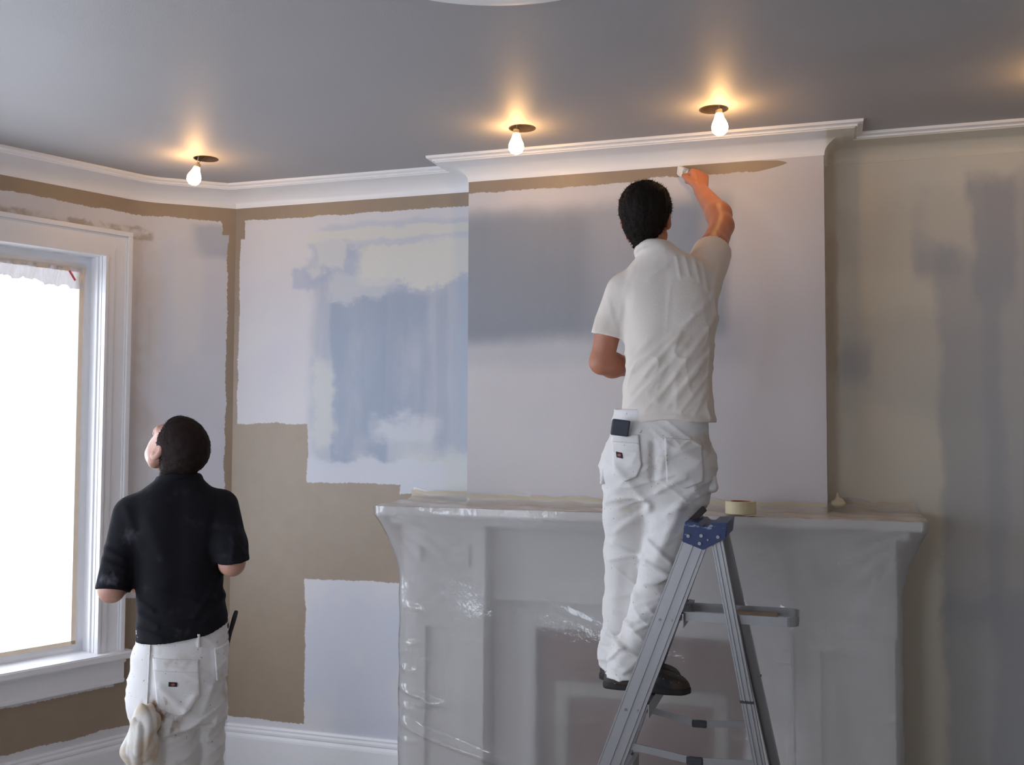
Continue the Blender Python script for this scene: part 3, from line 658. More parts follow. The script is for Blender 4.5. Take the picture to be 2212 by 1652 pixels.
# spreaders with their hinges
for y, a, b, c_ in ((3.138, (-.634, .690), (-.403, .659), (-.209, .670)), (3.541, (-.620, .692), (-.438, .657), (-.252, .672))):
    s_ = 1 if y > 3.3 else -1; S_ = None
    for p, q_ in ((a, b), (b, c_)):
        d = Vector((q_[0]-p[0], 0, q_[1]-p[1])).normalized(); nn = Vector((-d.z, 0, d.x))
        yy = y+s_*.0; o = ld(MB().extrude([(-.011, -.0015), (.011, -.0015), (.011, .0015), (-.011, .0015)], (p[0], yy, p[1]), (q_[0], yy, q_[1]), nn, (0, 1, 0)), 'spreader', M_alu); S_ = S_ or o
    ld(MB().box(b[0]-.024, b[0]+.026, y-.006, y+.006, b[1]-.012, b[1]+.013), 'spreader_hinge', M_dark, S_, bevel=.002)
    for p in (a, c_): ld(MB().tube([(p[0], y-.008, p[1]), (p[0], y+.008, p[1])], .007, 10), 'spreader_pivot', M_dark, S_)

# ------------------------------------------------------------------ open downlight holes with bare bulbs
M_can = simple('downlight_can_dark', (.045, .032, .028), .7, .2, 30)
M_cap = simple('bulb_cap_brass', (.55, .45, .28), .35, Metallic=.8)
M_wire = simple('pale_wire', (.6, .55, .5), .5)
t = NT('lit_bulb'); e = t.n('ShaderNodeEmission'); e.inputs[0].default_value = (1.0, .56, .21, 1); e.inputs[1].default_value = BULB_STRENGTH; M_bulb = t.done(e)
BPROF = [(.0085, -.0015), (.0135, -.006), (.0155, -.014), (.0185, -.024), (.0245, -.037), (.0290, -.048), (.0305, -.058), (.0290, -.068), (.0245, -.077), (.0165, -.084), (.007, -.0875), (.0005, -.088)]
bulbs = [((-2.640, 3.715), 'bare lit bulb hanging from the ceiling hole nearest the window', .03, (10, -9)), ((-1.160, 3.700), 'bare lit bulb hanging from the middle ceiling hole', .012, (2, 3)),
         ((-.372, 3.690), 'bare lit bulb hanging from the ceiling hole above the painter', .010, (-3, -4)), ((.79, 3.60), 'bare lit bulb in the ceiling hole nearest the right-hand wall', .012, (0, 0))]
for (hx, hy), ((bx_, by_), lab, drop, tilt) in zip(HOLES, bulbs):
    D = empty('downlight', (hx, hy, CEIL)); tag(D, lab, 'ceiling light', 'bare bulbs in the ceiling holes')
    MB().lathe([(HR-.0005, .004), (HR-.0005, .14), (.03, .16)], seg=36, cap=False).build('can', M_can, D, smooth=True)
    MB().lathe([(.0005, .158), (.045, .159)], seg=24, cap=False).build('can_top', M_can, D)
    MB().lathe([(HR-.001, -.0012), (HR+.003, -.0012), (HR+.003, .002), (HR-.001, .006), (HR-.001, -.0012)], seg=40, cap=False).build('rim', M_can, D)
    zt = -drop; G = MB().lathe(BPROF, seg=28).build('bulb', M_bulb, D, smooth=True); G.location = (bx_-hx, by_-hy, zt-.012); G.rotation_euler = (math.radians(tilt[1]), math.radians(tilt[0]), 0)
    MB().lathe([(.0125, 0), (.0135, -.003), (.0125, -.006), (.0135, -.009), (.0125, -.013), (.011, .004), (.004, .012)][::-1][0:0]+[(.003, .016), (.010, .012), (.0133, .009), (.0125, .006), (.0133, .003), (.0125, 0), (.0133, -.003), (.0125, -.006)], seg=20).build('bulb_cap', M_cap, G, smooth=True)
    MB().tube([(bx_-hx, by_-hy, zt), (bx_-hx+.004, by_-hy+.006, zt+.06), (.01, .012, .15)], .0016, 6).build('wire', M_wire, D)
    MB().tube([(bx_-hx+.004, by_-hy, zt), (bx_-hx+.03, by_-hy+.015, zt+.03), (.02, -.01, .15)], .0013, 6).build('wire', M_dark, D)

# ---- plaster ceiling rose, only its near rim shows at the top of the picture
RO = MB().lathe([(.0005, -.03), (.10, -.03), (.14, -.018), (.30, -.018), (.33, -.026), (.40, -.022), (.455, -.012), (.47, -.014), (.485, -.004), (.487, .002)], seg=96, cap=False).build('ceiling_rose', M_crown, smooth=True)
RO.location = (-.735, 2.135, CEIL); RO.rotation_euler = (0, 0, 0); tag(RO, 'round white plaster rose on the grey ceiling', 'ceiling rose')

# ---- polythene taped over the bay window nearest the corner
WF = empty('window_film', WINS[0].location, WINS[0].rotation_euler.z); tag(WF, 'clear plastic film taped over the bright window sash', 'plastic film')
M_wfilm = film('clear_window_film', .16, .0, (.8, .8, .8), .2, .006)
M_wfold = film('bunched_window_film', .93, .0, (.62, .58, .58), .2, .01, (6, 1, 1), .10)
m = MB(); nx_, nz_ = 40, 44
for j in range(nz_+1):
    for i in range(nx_+1):
        x = OW0+.03+(OW1-OW0-.06)*i/nx_; z = OZ0+.02+(OZ1-OZ0-.05)*j/nz_
        m.v.append((x, -.094+.003*math.sin(x*31+z*7)*math.sin(z*13-x*9), z))
m.f = [(j*(nx_+1)+i, j*(nx_+1)+i+1, (j+1)*(nx_+1)+i+1, (j+1)*(nx_+1)+i) for j in range(nz_) for i in range(nx_)]
facing(m.build('taped_film', M_wfilm, WF, smooth=True), (0, 1, 0))
m = MB(); nx_, nz_ = 90, 8
for j in range(nz_+1):
    for i in range(nx_+1):
        x = OW0+.05+(OW1-OW0-.10)*i/nx_; hgt = .085+.012*math.sin(x*9)+.006*math.sin(x*41+1)+.005*math.sin(x*97)+.003*math.sin(x*211)
        z = OZ1-.058-hgt*j/nz_; m.v.append((x, -.088+.006*math.sin(x*60+z*40)+.004*math.sin(x*130), z))
m.f = [(j*(nx_+1)+i, j*(nx_+1)+i+1, (j+1)*(nx_+1)+i+1, (j+1)*(nx_+1)+i) for j in range(nz_) for i in range(nx_)]
facing(m.build('bunched_film', M_wfold, WF, smooth=True), (0, 1, 0))
M_wt = simple('beige_window_tape', (.72, .60, .46), .6, .1, 20)
MB().box(OW0+.035, OW1-.035, -.098, -.090, OZ1-.075, OZ1-.050).build('tape_strip', M_wt, WF)
MB().box(OW0+.040, OW0+.062, -.098, -.090, OZ0+.04, OZ1-.075).build('tape_strip', M_wt, WF)
MB().box(OW0+.035, OW1-.035, -.098, -.090, OZ0+.035, OZ0+.055).build('tape_strip', M_wt, WF)
m = MB(); m.extrude([(-.004, 0), (.004, 0), (.004, .002), (-.004, .002)], (OW0+.105, -.083, OZ1-.085), (OW0+.165, -.083, OZ1-.075+.004), (0, 0, 1), (0, 1, 0))
m = MB(); m.extrude([(-.005, 0), (.005, 0), (.005, .002), (-.005, .002)], (OW0+.118, -.080, OZ1-.075), (OW0+.088, -.080, OZ1-.118), (.8, 0, -.6), (0, 1, 0)); m.build('red_print_strip', simple('faded_red_print', (.62, .10, .12), .6), WF)
# ------------------------------------------------------------------ people: shared anatomy
def rot(yaw, pitch, rolla=0):
    """head frame: yaw turns the face left, pitch lifts it; returns rows = head axes (right, front, up)"""
    return np.array((Matrix.Rotation(math.radians(yaw), 3, 'Z') @ Matrix.Rotation(math.radians(pitch), 3, 'X') @ Matrix.Rotation(math.radians(rolla), 3, 'Y')).transposed(), np.float32)
def head_f(p, c, R):
    q = (p-np.asarray(c, np.float32))@R.T; ax = np.abs(q[:, 0]); qs = np.stack([ax, q[:, 1], q[:, 2]], 1)
    d = ellip(qs, (0, -.014, .034), (.076, .096, .080))
    d = smin(d, ellip(qs, (0, .030, -.035), (.060, .064, .082)), .03)
    d = smin(d, ellip(qs, (0, .052, -.092), (.034, .036, .024)), .025)
    d = smin(d, rcone(qs, (.0, .060, -.06), (.052, .0, -.062), .026, .022), .02)
    d = smin(d, rcone(qs, (.0, .088, .022), (.040, .078, .018), .010, .010), .016)
    d = smax(d, -ellip(qs, (.032, .102, .000), (.018, .016, .012)), .010)
    d = np.minimum(d, ellip(qs, (.031, .079, .000), (.0125, .0125, .0125)))
    d = smin(d, rcone(qs, (0, .092, .008), (0, .112, -.030), .007, .011), .010)
    d = smin(d, ellip(qs, (.010, .102, -.034), (.008, .009, .007)), .006)
    d = smin(d, rcone(qs, (0, .094, -.056), (.020, .084, -.058), .0055, .004), .006)
    d = smin(d, rcone(qs, (0, .092, -.066), (.017, .083, -.064), .0065, .004), .006)
    d = smax(d, -rcone(qs, (0, .101, -.061), (.020, .089, -.061), .0016, .0012), .002)
    ear = ellip(qs, (.079, -.008, -.004), (.012, .019, .033)); ear = smin(ear, ellip(qs, (.076, .000, -.030), (.009, .010, .011)), .008)
    ear = smax(ear, -ellip(qs, (.090, -.002, .002), (.010, .010, .020)), .005)
    return smin(d, ear, .008)
def hair_f(p, c, R, th, low, seed, rag):
    q = (p-np.asarray(c, np.float32))@R.T; qs = np.stack([np.abs(q[:, 0]), q[:, 1], q[:, 2]], 1)
    d = ellip(qs, (0, -.014, .036), (.076+th, .096+th, .080+th))
    d = smin(d, ellip(qs, (0, -.052, -.030), (.056+th*.5, .050+th*.4, .058)), .03)
    d = smin(d, rcone(qs, (0, -.056, -.05), (0, -.050, low), .040, .034), .02)
    z = q[:, 2]; line = np.interp(z, [-.12, -.06, -.03, -.005, .03, .07, .12], [-.035, -.030, -.024, .012, .032, .062, .090])
    d = np.maximum(d, q[:, 1]-line-.004*wob(p, 150, seed))
    d = np.maximum(d, (low-.012)-z-.004*wob(p, 170, seed+1))
    return d-rag*wob(p, 210, seed+2, (1, 1, .6))-rag*.6*wob(p, 480, seed+3)
def hand_prims(w, d, n, side, curl=(50, 60, 40), fat=1.0, thumb=(.35, .75, .5)):
    """w wrist, d along the hand, n out of the palm, side +1: thumb along d x n. Five separate fingers, three bones each."""
    w = np.array(w, float); d = np.array(d, float); d /= np.linalg.norm(d); n = np.array(n, float); n -= d*(n@d); n /= np.linalg.norm(n)
    s = np.cross(d, n)*side; out = []
    for i, (o, L) in enumerate(((.030, .072), (.0105, .080), (-.0095, .074), (-.0285, .058))):
        k = w+d*(.086-.004*abs(i-1))+s*o; out.append((w+d*.012+s*o*.55, k, .0135, .0118))
        a = 0; p = k; r = .0098-.0006*i
        for j, (f, c_) in enumerate(zip((.46, .31, .23), curl)):
            a += math.radians(c_+(3-i)*2); v = d*math.cos(a)+n*math.sin(a); q = p+v*L*f*1.08; out.append((p, q, r, r-.0008)); p = q; r -= .0008
    b = w+d*.022+s*.026; v = d*thumb[0]+s*thumb[1]+n*thumb[2]; v /= np.linalg.norm(v); p = b+v*.042; out.append((w+d*.012+s*.010, b, .015, .0135)); out.append((b, p, .0130, .0112))
    v2 = v+d*.9+n*.45-s*.35; v2 /= np.linalg.norm(v2); q = p+v2*.030; out.append((p, q, .0108, .0100)); v3 = v2+n*.35-s*.3; v3 /= np.linalg.norm(v3); out.append((q, q+v3*.024, .0098, .0086))
    return [(a, b, ra*fat, rb*fat) for a, b, ra, rb in out]
def hand_f(p, prims):
    d = None
    for i, (a, b, ra, rb) in enumerate(prims):
        e = rcone(p, a, b, ra, rb); d = e if d is None else smin(d, e, .005)
    return d
def poly2(p, pts):
    """convex outline in the x-z plane (clockwise or not), signed distance-like"""
    P_ = np.array(pts, float); c = P_.mean(0); d = None
    for i in range(len(P_)):
        a, b = P_[i], P_[(i+1) % len(P_)]; e = b-a; n = np.array([e[1], -e[0]]); n /= np.linalg.norm(n)
        if (c-a)@n > 0: n = -n
        f = (p[:, 0]-a[0])*n[0]+(p[:, 2]-a[1])*n[1]; d = f if d is None else np.maximum(d, f)
    return d
def shoe_f(p, heel, toe, zs, w=.046):
    heel = np.array(heel, float); toe = np.array(toe, float); ax = toe-heel; L = np.linalg.norm(ax); ax /= L; sd = np.array([-ax[1], ax[0]])
    u = ((p[:, :2]-heel)@ax)/L; v = (p[:, :2]-heel)@sd; z = p[:, 2]-zs
    hw = np.interp(u, [0, .15, .45, .75, .92, 1.0], [.030, .036, .036, .049, .040, .020])*(w/.046)
    ht = np.interp(u, [-.05, 0, .28, .42, .6, .85, 1.0], [.040, .052, .075, .085, .068, .052, .035])
    a = np.abs(v)-hw; end = np.maximum(-u, u-1)*L
    side = smax(a+np.clip(z-.03, 0, 1)*.18, end, .03)
    return smax(side, smax(-z, z-ht, .004), .018)
def sole_f(p, heel, toe, zs, w=.046):
    heel = np.array(heel, float); toe = np.array(toe, float); ax = toe-heel; L = np.linalg.norm(ax); ax /= L; sd = np.array([-ax[1], ax[0]])
    u = ((p[:, :2]-heel)@ax)/L; v = (p[:, :2]-heel)@sd; z = p[:, 2]-zs
    hw = np.interp(u, [0, .15, .45, .75, .92, 1.0], [.032, .038, .037, .051, .043, .024])*(w/.046)
    return smax(smax(np.abs(v)-hw, np.maximum(-u, u-1)*L-.003, .03), np.maximum(-z, z-.020), .003)

# ---- cloth, skin and hair materials
def mat_cloth(name, col, stain=None, amt=.5, sc_=9, speck=None, marks=()):
    t = NT(name); c = t.mix(t.noise(7, 4), tuple(x*.94 for x in col), tuple(min(1, x*1.03) for x in col))
    if stain: c = t.mix(t.math('MULTIPLY', t.ramp(t.noise(sc_, 5, off=(3, 1, 7)), .56, .74), amt), c, stain)
    if speck: c = t.mix(t.ramp(t.noise(95, 2, off=(1, 4, 2)), .70, .74), c, speck)
    for u0, u1, v0, v1, cm, am in marks:      # smears and stains with a place of their own
        X, Y, Z = t.obj(); w = t.wander(t.noise(45, 4), .03); k = t.math('MULTIPLY', t.rect(X, Z, u0, u1, v0, v1, .016, .016, w, w), t.ramp(t.noise(38, 5, (1, 1, .5), off=(2, 2, 2)), .40, .72)); c = t.mix(t.math('MULTIPLY', k, am), c, cm)
    wv = t.math('ADD', t.math('MULTIPLY', t.noise(700, 1), .5), t.noise(120, 3)); t.bsdf(c, .85, wv, .0006); t.put(t.b.inputs['Specular IOR Level'], .2); return t.done()
M_tee = mat_cloth('off_white_tee', (.76, .695, .64), (.50, .44, .36), .35, 8)
M_pant = mat_cloth('painter_whites', (.77, .75, .74), (.46, .39, .31), .7, 6, (.45, .38, .30), ((-.035, .005, 1.57, 1.61, (.58, .48, .35), .8), (.02, .15, 1.645, 1.66, (.40, .35, .29), .6), (-.14, -.06, 1.40, 1.47, (.60, .50, .38), .5)))
M_pant2 = mat_cloth('painter_whites_worn', (.85, .84, .84), (.48, .38, .28), .65, 7, (.42, .34, .26), ((-.10, -.03, .735, .80, (.30, .17, .09), .95), (-.06, .02, .68, .76, (.26, .13, .06), .8), (-.04, .06, .905, .930, (.40, .33, .25), .5), (.10, .15, .84, .88, (.34, .31, .29), .5)))
M_black = mat_cloth('black_jersey', (.009, .009, .013), (.05, .05, .06), .35, 14, None, ((-.18, -.14, 1.30, 1.34, (.10, .10, .12), .6), (-.25, -.18, 1.17, 1.21, (.15, .15, .18), .7), (-.02, .03, 1.00, 1.02, (.10, .10, .12), .5)))
t = NT('skin'); t.bsdf(t.mix(t.noise(28, 4), (.40, .155, .090), (.50, .205, .120)), .48, t.noise(160, 3), .0006, Subsurface_Weight=.12, Subsurface_Radius=(.02, .008, .004)); M_skin = t.done()
t = NT('skin_fair'); t.bsdf(t.mix(t.noise(28, 4), (.52, .27, .20), (.62, .36, .28)), .48, t.noise(160, 3), .0006, Subsurface_Weight=.12, Subsurface_Radius=(.02, .008, .004)); M_skin2 = t.done()
t = NT('dark_hair'); t.bsdf(t.mix(t.noise(60, 4, (1, 1, .3)), (.006, .0045, .004), (.018, .012, .009)), .75, t.noise(260, 3, (1, 1, .35)), .003, Specular_IOR_Level=.15); M_hair = t.done()
t = NT('cropped_brown_hair'); t.bsdf(t.mix(t.noise(60, 4, (1, 1, .3)), (.014, .008, .008), (.030, .018, .016)), .75, t.noise(320, 3), .002, Specular_IOR_Level=.15); M_hair2 = t.done()
M_shoe = NT('paint_spattered_shoe'); c = M_shoe.mix(M_shoe.ramp(M_shoe.noise(14, 3), .4, .6), (.016, .017, .022), (.050, .030, .020)); c = M_shoe.mix(M_shoe.ramp(M_shoe.noise(75, 3), .66, .72), c, (.55, .52, .48)); M_shoe.bsdf(c, .55, M_shoe.noise(60, 3), .001); M_shoe = M_shoe.done()
M_sole = simple('dark_sole', (.020, .018, .017), .7, .2, 30)
t = NT('woven_label'); X, Y, Z = t.obj(); M_label = None
def label_mat(name, cx, cz):
    """navy woven tab with a small red horseshoe-like emblem"""
    t = NT(name); X, Y, Z = t.obj(); dx = t.math('SUBTRACT', X, cx); dz = t.math('SUBTRACT', Z, cz)
    r = t.math('SQRT', t.math('ADD', t.math('POWER', t.math('MULTIPLY', dx, 1.0), 2), t.math('POWER', t.math('MULTIPLY', dz, 1.5), 2)))
    t.bsdf(t.mix(t.ramp(r, .0068, .0052), (.012, .012, .022), (.38, .09, .07)), .7); return t.done()
def hair_tufts(name, f, c, R, mat, parent, n, L, seed, lo, hi):
    """short strands standing off the hair surface"""
    rng = np.random.RandomState(seed); P_ = (np.asarray(c)+rng.uniform(-1, 1, (n*6, 3))*np.array([.12, .14, .16])).astype(np.float32)
    for it in range(4):
        g = np.stack([f(P_+d)-f(P_-d) for d in np.eye(3, dtype=np.float32)*.002], 1)/.004; g /= np.maximum(np.linalg.norm(g, axis=1), 1e-3)[:, None]
        P_ = (P_-f(P_)[:, None]*g).astype(np.float32)
    ok = np.abs(f(P_)) < .002; P_ = P_[ok][:n]; g = g[ok][:n]
    q = rng.normal(size=g.shape)*.45; tip = P_+(g+q)/np.linalg.norm(g+q, axis=1)[:, None]*rng.uniform(.5, 1, (len(g), 1))*L
    s = np.cross(g, rng.normal(size=g.shape)); s /= np.linalg.norm(s, axis=1)[:, None]; m = MB()
    a, b = P_-g*.002-s*.0009, P_-g*.002+s*.0009
    vs = np.stack([a, b, tip], 1).reshape(-1, 3); m.v = [tuple(v) for v in vs]; m.f = [(3*i, 3*i+1, 3*i+2) for i in range(len(P_))]
    o = m.build(name, mat, parent, fix=False); o['kind'] = 'stuff'; return o
# ------------------------------------------------------------------ the painter on the ladder (seen from behind, local +y away from the viewer)
PA = empty('person', (-.542, 3.357, 0), math.radians(9.169)); tag(PA, 'person in a white tee and painter trousers on the ladder, brush raised', 'person')
HC, HR_ = (-.044, .055, 2.412), rot(-12, 16, 3)
LSH, LEL, LWR = (-.150, .045, 2.165), (-.198, .060, 1.912), (-.075, .265, 1.905)
RSH, REL, RWR = (.158, .085, 2.215), (.229, .320, 2.430), (.163, .520, 2.612)
HANDR = hand_prims(RWR, (-.06, .42, .90), (-.55, .78, -.30), 1, (72, 82, 55), 1.16, (.75, .35, .45))
HANDL = hand_prims(LWR, (.80, .55, -.1), (.3, -.2, .9), -1, (50, 60, 40))
def f_body(p):
    d = head_f(p, HC, HR_)
    d = smin(d, rcone(p, (-.010, .040, 2.22), (-.036, .046, 2.35), .047, .054), .02)
    d = smin(d, chain(p, [(.0, .05, 2.17), (.01, .04, 2.05), (.015, .02, 1.82), (.0, .0, 1.62)], [.07, .085, .08, .085], .04), .05)
    d = smin(d, rcone(p, (-.11, .05, 2.15), (.12, .07, 2.16), .045, .045), .05)
    d = smin(d, chain(p, [(-.135, .048, 2.14), (-.172, .052, 2.04), LEL], [.042, .046, .040]), .03)
    d = smin(d, chain(p, [LEL, (-.165, .115, 1.905), LWR], [.041, .043, .028]), .02)
    d = smin(d, chain(p, [RSH, (.192, .20, 2.33), REL], [.052, .049, .043]), .03)
    d = smin(d, chain(p, [REL, (.222, .372, 2.485), RWR], [.042, .0455, .0285]), .02)
    for s, h, k, a in ((-1, (-.082, 0, 1.58), (-.102, .055, 1.26), (-.150, .075, .90)), (1, (.080, -.01, 1.58), (.026, -.035, 1.335), (-.100, -.035, .91))):
        d = smin(d, chain(p, [h, k, a], [.072, .050, .036]), .03)
    d = smin(d, hand_f(p, HANDR), .010); d = smin(d, hand_f(p, HANDL), .010)
    return d
sdf_obj('body', f_body, (-.30, -.12, .84), (.33, .72, 2.86), .0052, M_skin, PA)
def f_hair(p): return hair_f(p, HC, HR_, .014, -.085, 11, .0022)
sdf_obj('hair', f_hair, (-.20, -.13, 2.24), (.12, .22, 2.58), .0042, M_hair, PA)
hair_tufts('hair_strands', f_hair, HC, HR_, M_hair, PA, 2600, .012, 5, None, None)
TEE_F = [(0.181, 2.039, -0.007, 1.774, 0.012, 0.009), (0.185, 1.963, 0.023, 1.751, 0.01, 0.008), (0.159, 2.101, -0.052, 1.858, 0.014, 0.008), (0.114, 2.055, -0.09, 1.873, 0.011, 0.007), (0.18, 1.887, 0.068, 1.736, 0.01, 0.007), (0.069, 1.995, -0.098, 1.797, 0.01, 0.007), (0.023, 1.888, -0.113, 1.743, 0.01, 0.007), (0.165, 1.827, 0.113, 1.728, 0.01, 0.006), (-0.037, 1.965, -0.121, 1.889, 0.01, 0.006), (0.205, 2.237, 0.174, 2.116, 0.012, 0.007), (0.145, 2.239, 0.16, 2.146, 0.01, 0.006), (0.115, 2.262, 0.133, 2.178, 0.008, 0.007), (0.085, 2.263, 0.1, 2.194, 0.007, 0.008), (0.058, 2.259, 0.07, 2.186, 0.007, 0.008), (0.024, 2.226, -0.036, 2.181, 0.01, 0.006), (-0.09, 2.228, -0.144, 2.028, 0.012, 0.004), (-0.174, 2.121, -0.144, 2.005, 0.01, 0.004), (-0.121, 2.12, -0.075, 1.935, 0.016, -0.004), (0.024, 2.18, 0.023, 1.781, 0.035, -0.007),
         (.10, 1.98, -.04, 1.80, .008, .005), (.17, 1.93, .05, 1.77, .007, .005), (.06, 1.86, -.05, 1.74, .008, .005), (.14, 1.79, .07, 1.715, .007, .004)]
def f_tee(p):
    sl = np.maximum(rcone(p, (-.118, .045, 2.155), (-.176, .055, 1.98), .068, .064), plane(p, (-.170, .052, 2.000), (-.26, .05, -1)))
    d = smin(stack(p, [(1.66, -.124, .180, .0, .118), (1.713, -.129, .184, .0, .118), (1.784, -.124, .178, .0, .110), (1.879, -.113, .174, .008, .105), (1.99, -.122, .184, .022, .112), (2.071, -.132, .196, .035, .118), (2.136, -.146, .203, .045, .116), (2.20, -.140, .196, .050, .104), (2.245, -.105, .168, .048, .086), (2.275, -.072, .105, .040, .070), (2.295, -.066, .052, .034, .062)]), sl, .022)
    sr = np.maximum(rcone(p, (.140, .07, 2.19), (.205, .230, 2.355), .074, .069), plane(p, (.190, .185, 2.312), (.20, .72, .60)))
    d = smin(d, sr, .03)
    hem = 1.698+.012*np.cos((p[:, 0]-.03)*18)-.016*np.clip((p[:, 0]-.10)/.08, 0, 1)*-1
    # ribbed neckband
    q = p-np.array((-.014, .034, 2.288), np.float32); Rm = rot(-8, -22, 0); q = q@Rm.T; rr = np.sqrt((q[:, 0]/1.0)**2+(q[:, 1]/1.0)**2)
    d = smin(d, np.sqrt((rr-.064)**2+(q[:, 2]*.62)**2)-.0085, .008)
    d = np.maximum(d, -(np.maximum(rr-.060, -q[:, 2]-.002)))
    lowr = np.clip((2.12-p[:, 2]-.5*(.05-p[:, 0]))/.12, 0, 1)
    d = d-.38*folds(p, [(a, b, c, e, w*.8, h) for a, b, c, e, w, h in TEE_F], .06, .06)-lowr*creases(p, 52, 95, .007, 71)-creases(p, 80, 70, .0025, 72)-.0022*wob(p, 26, 3)-.0022*np.clip(1-np.abs(p[:, 2]-hem-.012)/.012, 0, 1)
    return np.maximum(d, hem-p[:, 2])
TEE = sdf_obj('t_shirt', f_tee, (-.27, -.13, 1.66), (.32, .30, 2.40), .0052, M_tee, PA)
TR_F = [(-0.02, 1.629, -0.02, 1.523, 0.012, -0.012), (-0.144, 1.552, -0.038, 1.431, 0.016, 0.008), (-0.038, 1.416, -0.144, 1.339, 0.014, 0.008), (0.067, 1.433, -0.009, 1.266, 0.018, 0.008), (0.111, 1.479, 0.022, 1.402, 0.014, 0.006), (-0.16, 1.293, -0.054, 1.243, 0.01, 0.007), (-0.167, 1.24, -0.061, 1.265, 0.008, 0.006), (-0.039, 1.311, 0.036, 1.245, 0.01, 0.009), (-0.046, 1.243, 0.036, 1.2, 0.009, 0.008), (-0.054, 1.175, 0.021, 1.192, 0.008, 0.006), (-0.16, 1.112, -0.084, 1.129, 0.012, 0.005), (-0.069, 1.069, 0.006, 1.116, 0.012, 0.005), (-0.183, 0.99, -0.122, 0.97, 0.009, 0.009), (-0.178, 0.915, -0.137, 0.962, 0.008, 0.007), (-0.137, 0.97, -0.04, 0.928, 0.008, 0.010), (-0.122, 0.888, -0.04, 0.943, 0.01, 0.007), (-0.114, 1.203, -0.122, 0.993, 0.02, -0.006), (-0.008, 1.477, 0.082, 1.524, 0.01, 0.005), (0.022, 1.629, 0.007, 1.553, 0.012, 0.006), (-.16, 1.06, -.10, 1.04, .008, .005), (-.09, 1.02, -.03, 1.05, .008, .005)]
def f_trs(p):
    d = stack(p, [(1.46, -.150, .130, -.004, .105), (1.52, -.172, .160, -.006, .124), (1.565, -.178, .163, -.010, .130), (1.627, -.172, .160, -.006, .124), (1.69, -.162, .160, 0, .112), (1.745, -.150, .160, 0, .104)])
    L = chain(p, [(-.094, -.002, 1.545), (-.106, .030, 1.38), (-.112, .055, 1.25), (-.128, .075, 1.06), (-.148, .080, .90), (-.150, .080, .84)], [.094, .078, .069, .063, .056, .060], .03)
    Rr = chain(p, [(.078, -.012, 1.545), (.044, -.030, 1.40), (.012, -.035, 1.27), (-.036, -.036, 1.09), (-.098, -.036, .93), (-.112, -.034, .84)], [.100, .088, .066, .061, .059, .068], .03)
    L = np.maximum(L, .858-.15*(p[:, 0]+.15)-p[:, 2]); Rr = np.maximum(Rr, .868+.10*(p[:, 0]+.1)-p[:, 2])
    d = smin(d, smin(L, Rr, .016), .06)
    return d-folds(p, TR_F, .10, .05)-.0028*wob(p, 34, 5)-creases(p, 25, 75, .006, 73, .2)-creases(p, 140, 65, .006, 74, .2)-creases(p, 5, 110, .006, 75, .2)*np.clip((1.02-p[:, 2])/.06, 0, 1)
TRS = sdf_obj('trousers', f_trs, (-.28, -.17, .82), (.24, .20, 1.76), .0056, M_pant, PA)
def patch(name, fbase, pts, th, lo, hi, h, mat, par, back=True):
    def f(p): return smax(smax(fbase(p)-th, poly2(p, pts), .003), np.maximum(-fbase(p)-.006, p[:, 1] if back else -p[:, 1]), .001)
    return sdf_obj(name, f, lo, hi, h, mat, par)
patch('back_pocket', f_trs, [(-.158, 1.660), (-.068, 1.662), (-.058, 1.560), (-.075, 1.523), (-.115, 1.508), (-.150, 1.530)], .0065, (-.20, -.17, 1.48), (-.03, .0, 1.69), .004, M_pant, TRS)
patch('back_pocket', f_trs, [(.016, 1.652), (.135, 1.645), (.140, 1.510), (.080, 1.488), (.022, 1.510)], .0065, (-.02, -.17, 1.46), (.17, .0, 1.68), .004, M_pant, TRS)
patch('pocket_label', f_trs, [(-.143, 1.606), (-.122, 1.602), (-.119, 1.583), (-.140, 1.587)], .0095, (-.16, -.16, 1.56), (-.10, -.02, 1.62), .002, label_mat('label_navy', -.131, 1.5945), TRS)
patch('pocket_band', f_trs, [(-.160, 1.640), (-.150, 1.640), (-.070, 1.634), (-.066, 1.628), (-.150, 1.632)], .0085, (-.18, -.16, 1.61), (-.04, 0, 1.66), .003, M_pant, TRS)
def f_loop(p): return np.minimum(chain(p, [(-.160, -.045, 1.555), (-.183, -.055, 1.540), (-.188, -.05, 1.515), (-.165, -.045, 1.505)], [.007, .009, .010, .007], .004), rcone(p, (-.185, -.05, 1.52), (-.192, -.05, 1.500), .009, .007))
sdf_obj('hammer_loop', f_loop, (-.22, -.09, 1.47), (-.13, -.01, 1.58), .004, M_pant, TRS)
def f_flap(p): return chain(p, [(.150, -.050, 1.545), (.168, -.060, 1.515), (.172, -.060, 1.490), (.150, -.060, 1.480)], [.012, .015, .016, .012], .01)
sdf_obj('side_pocket', f_flap, (.11, -.11, 1.44), (.21, .0, 1.58), .004, M_pant, TRS)
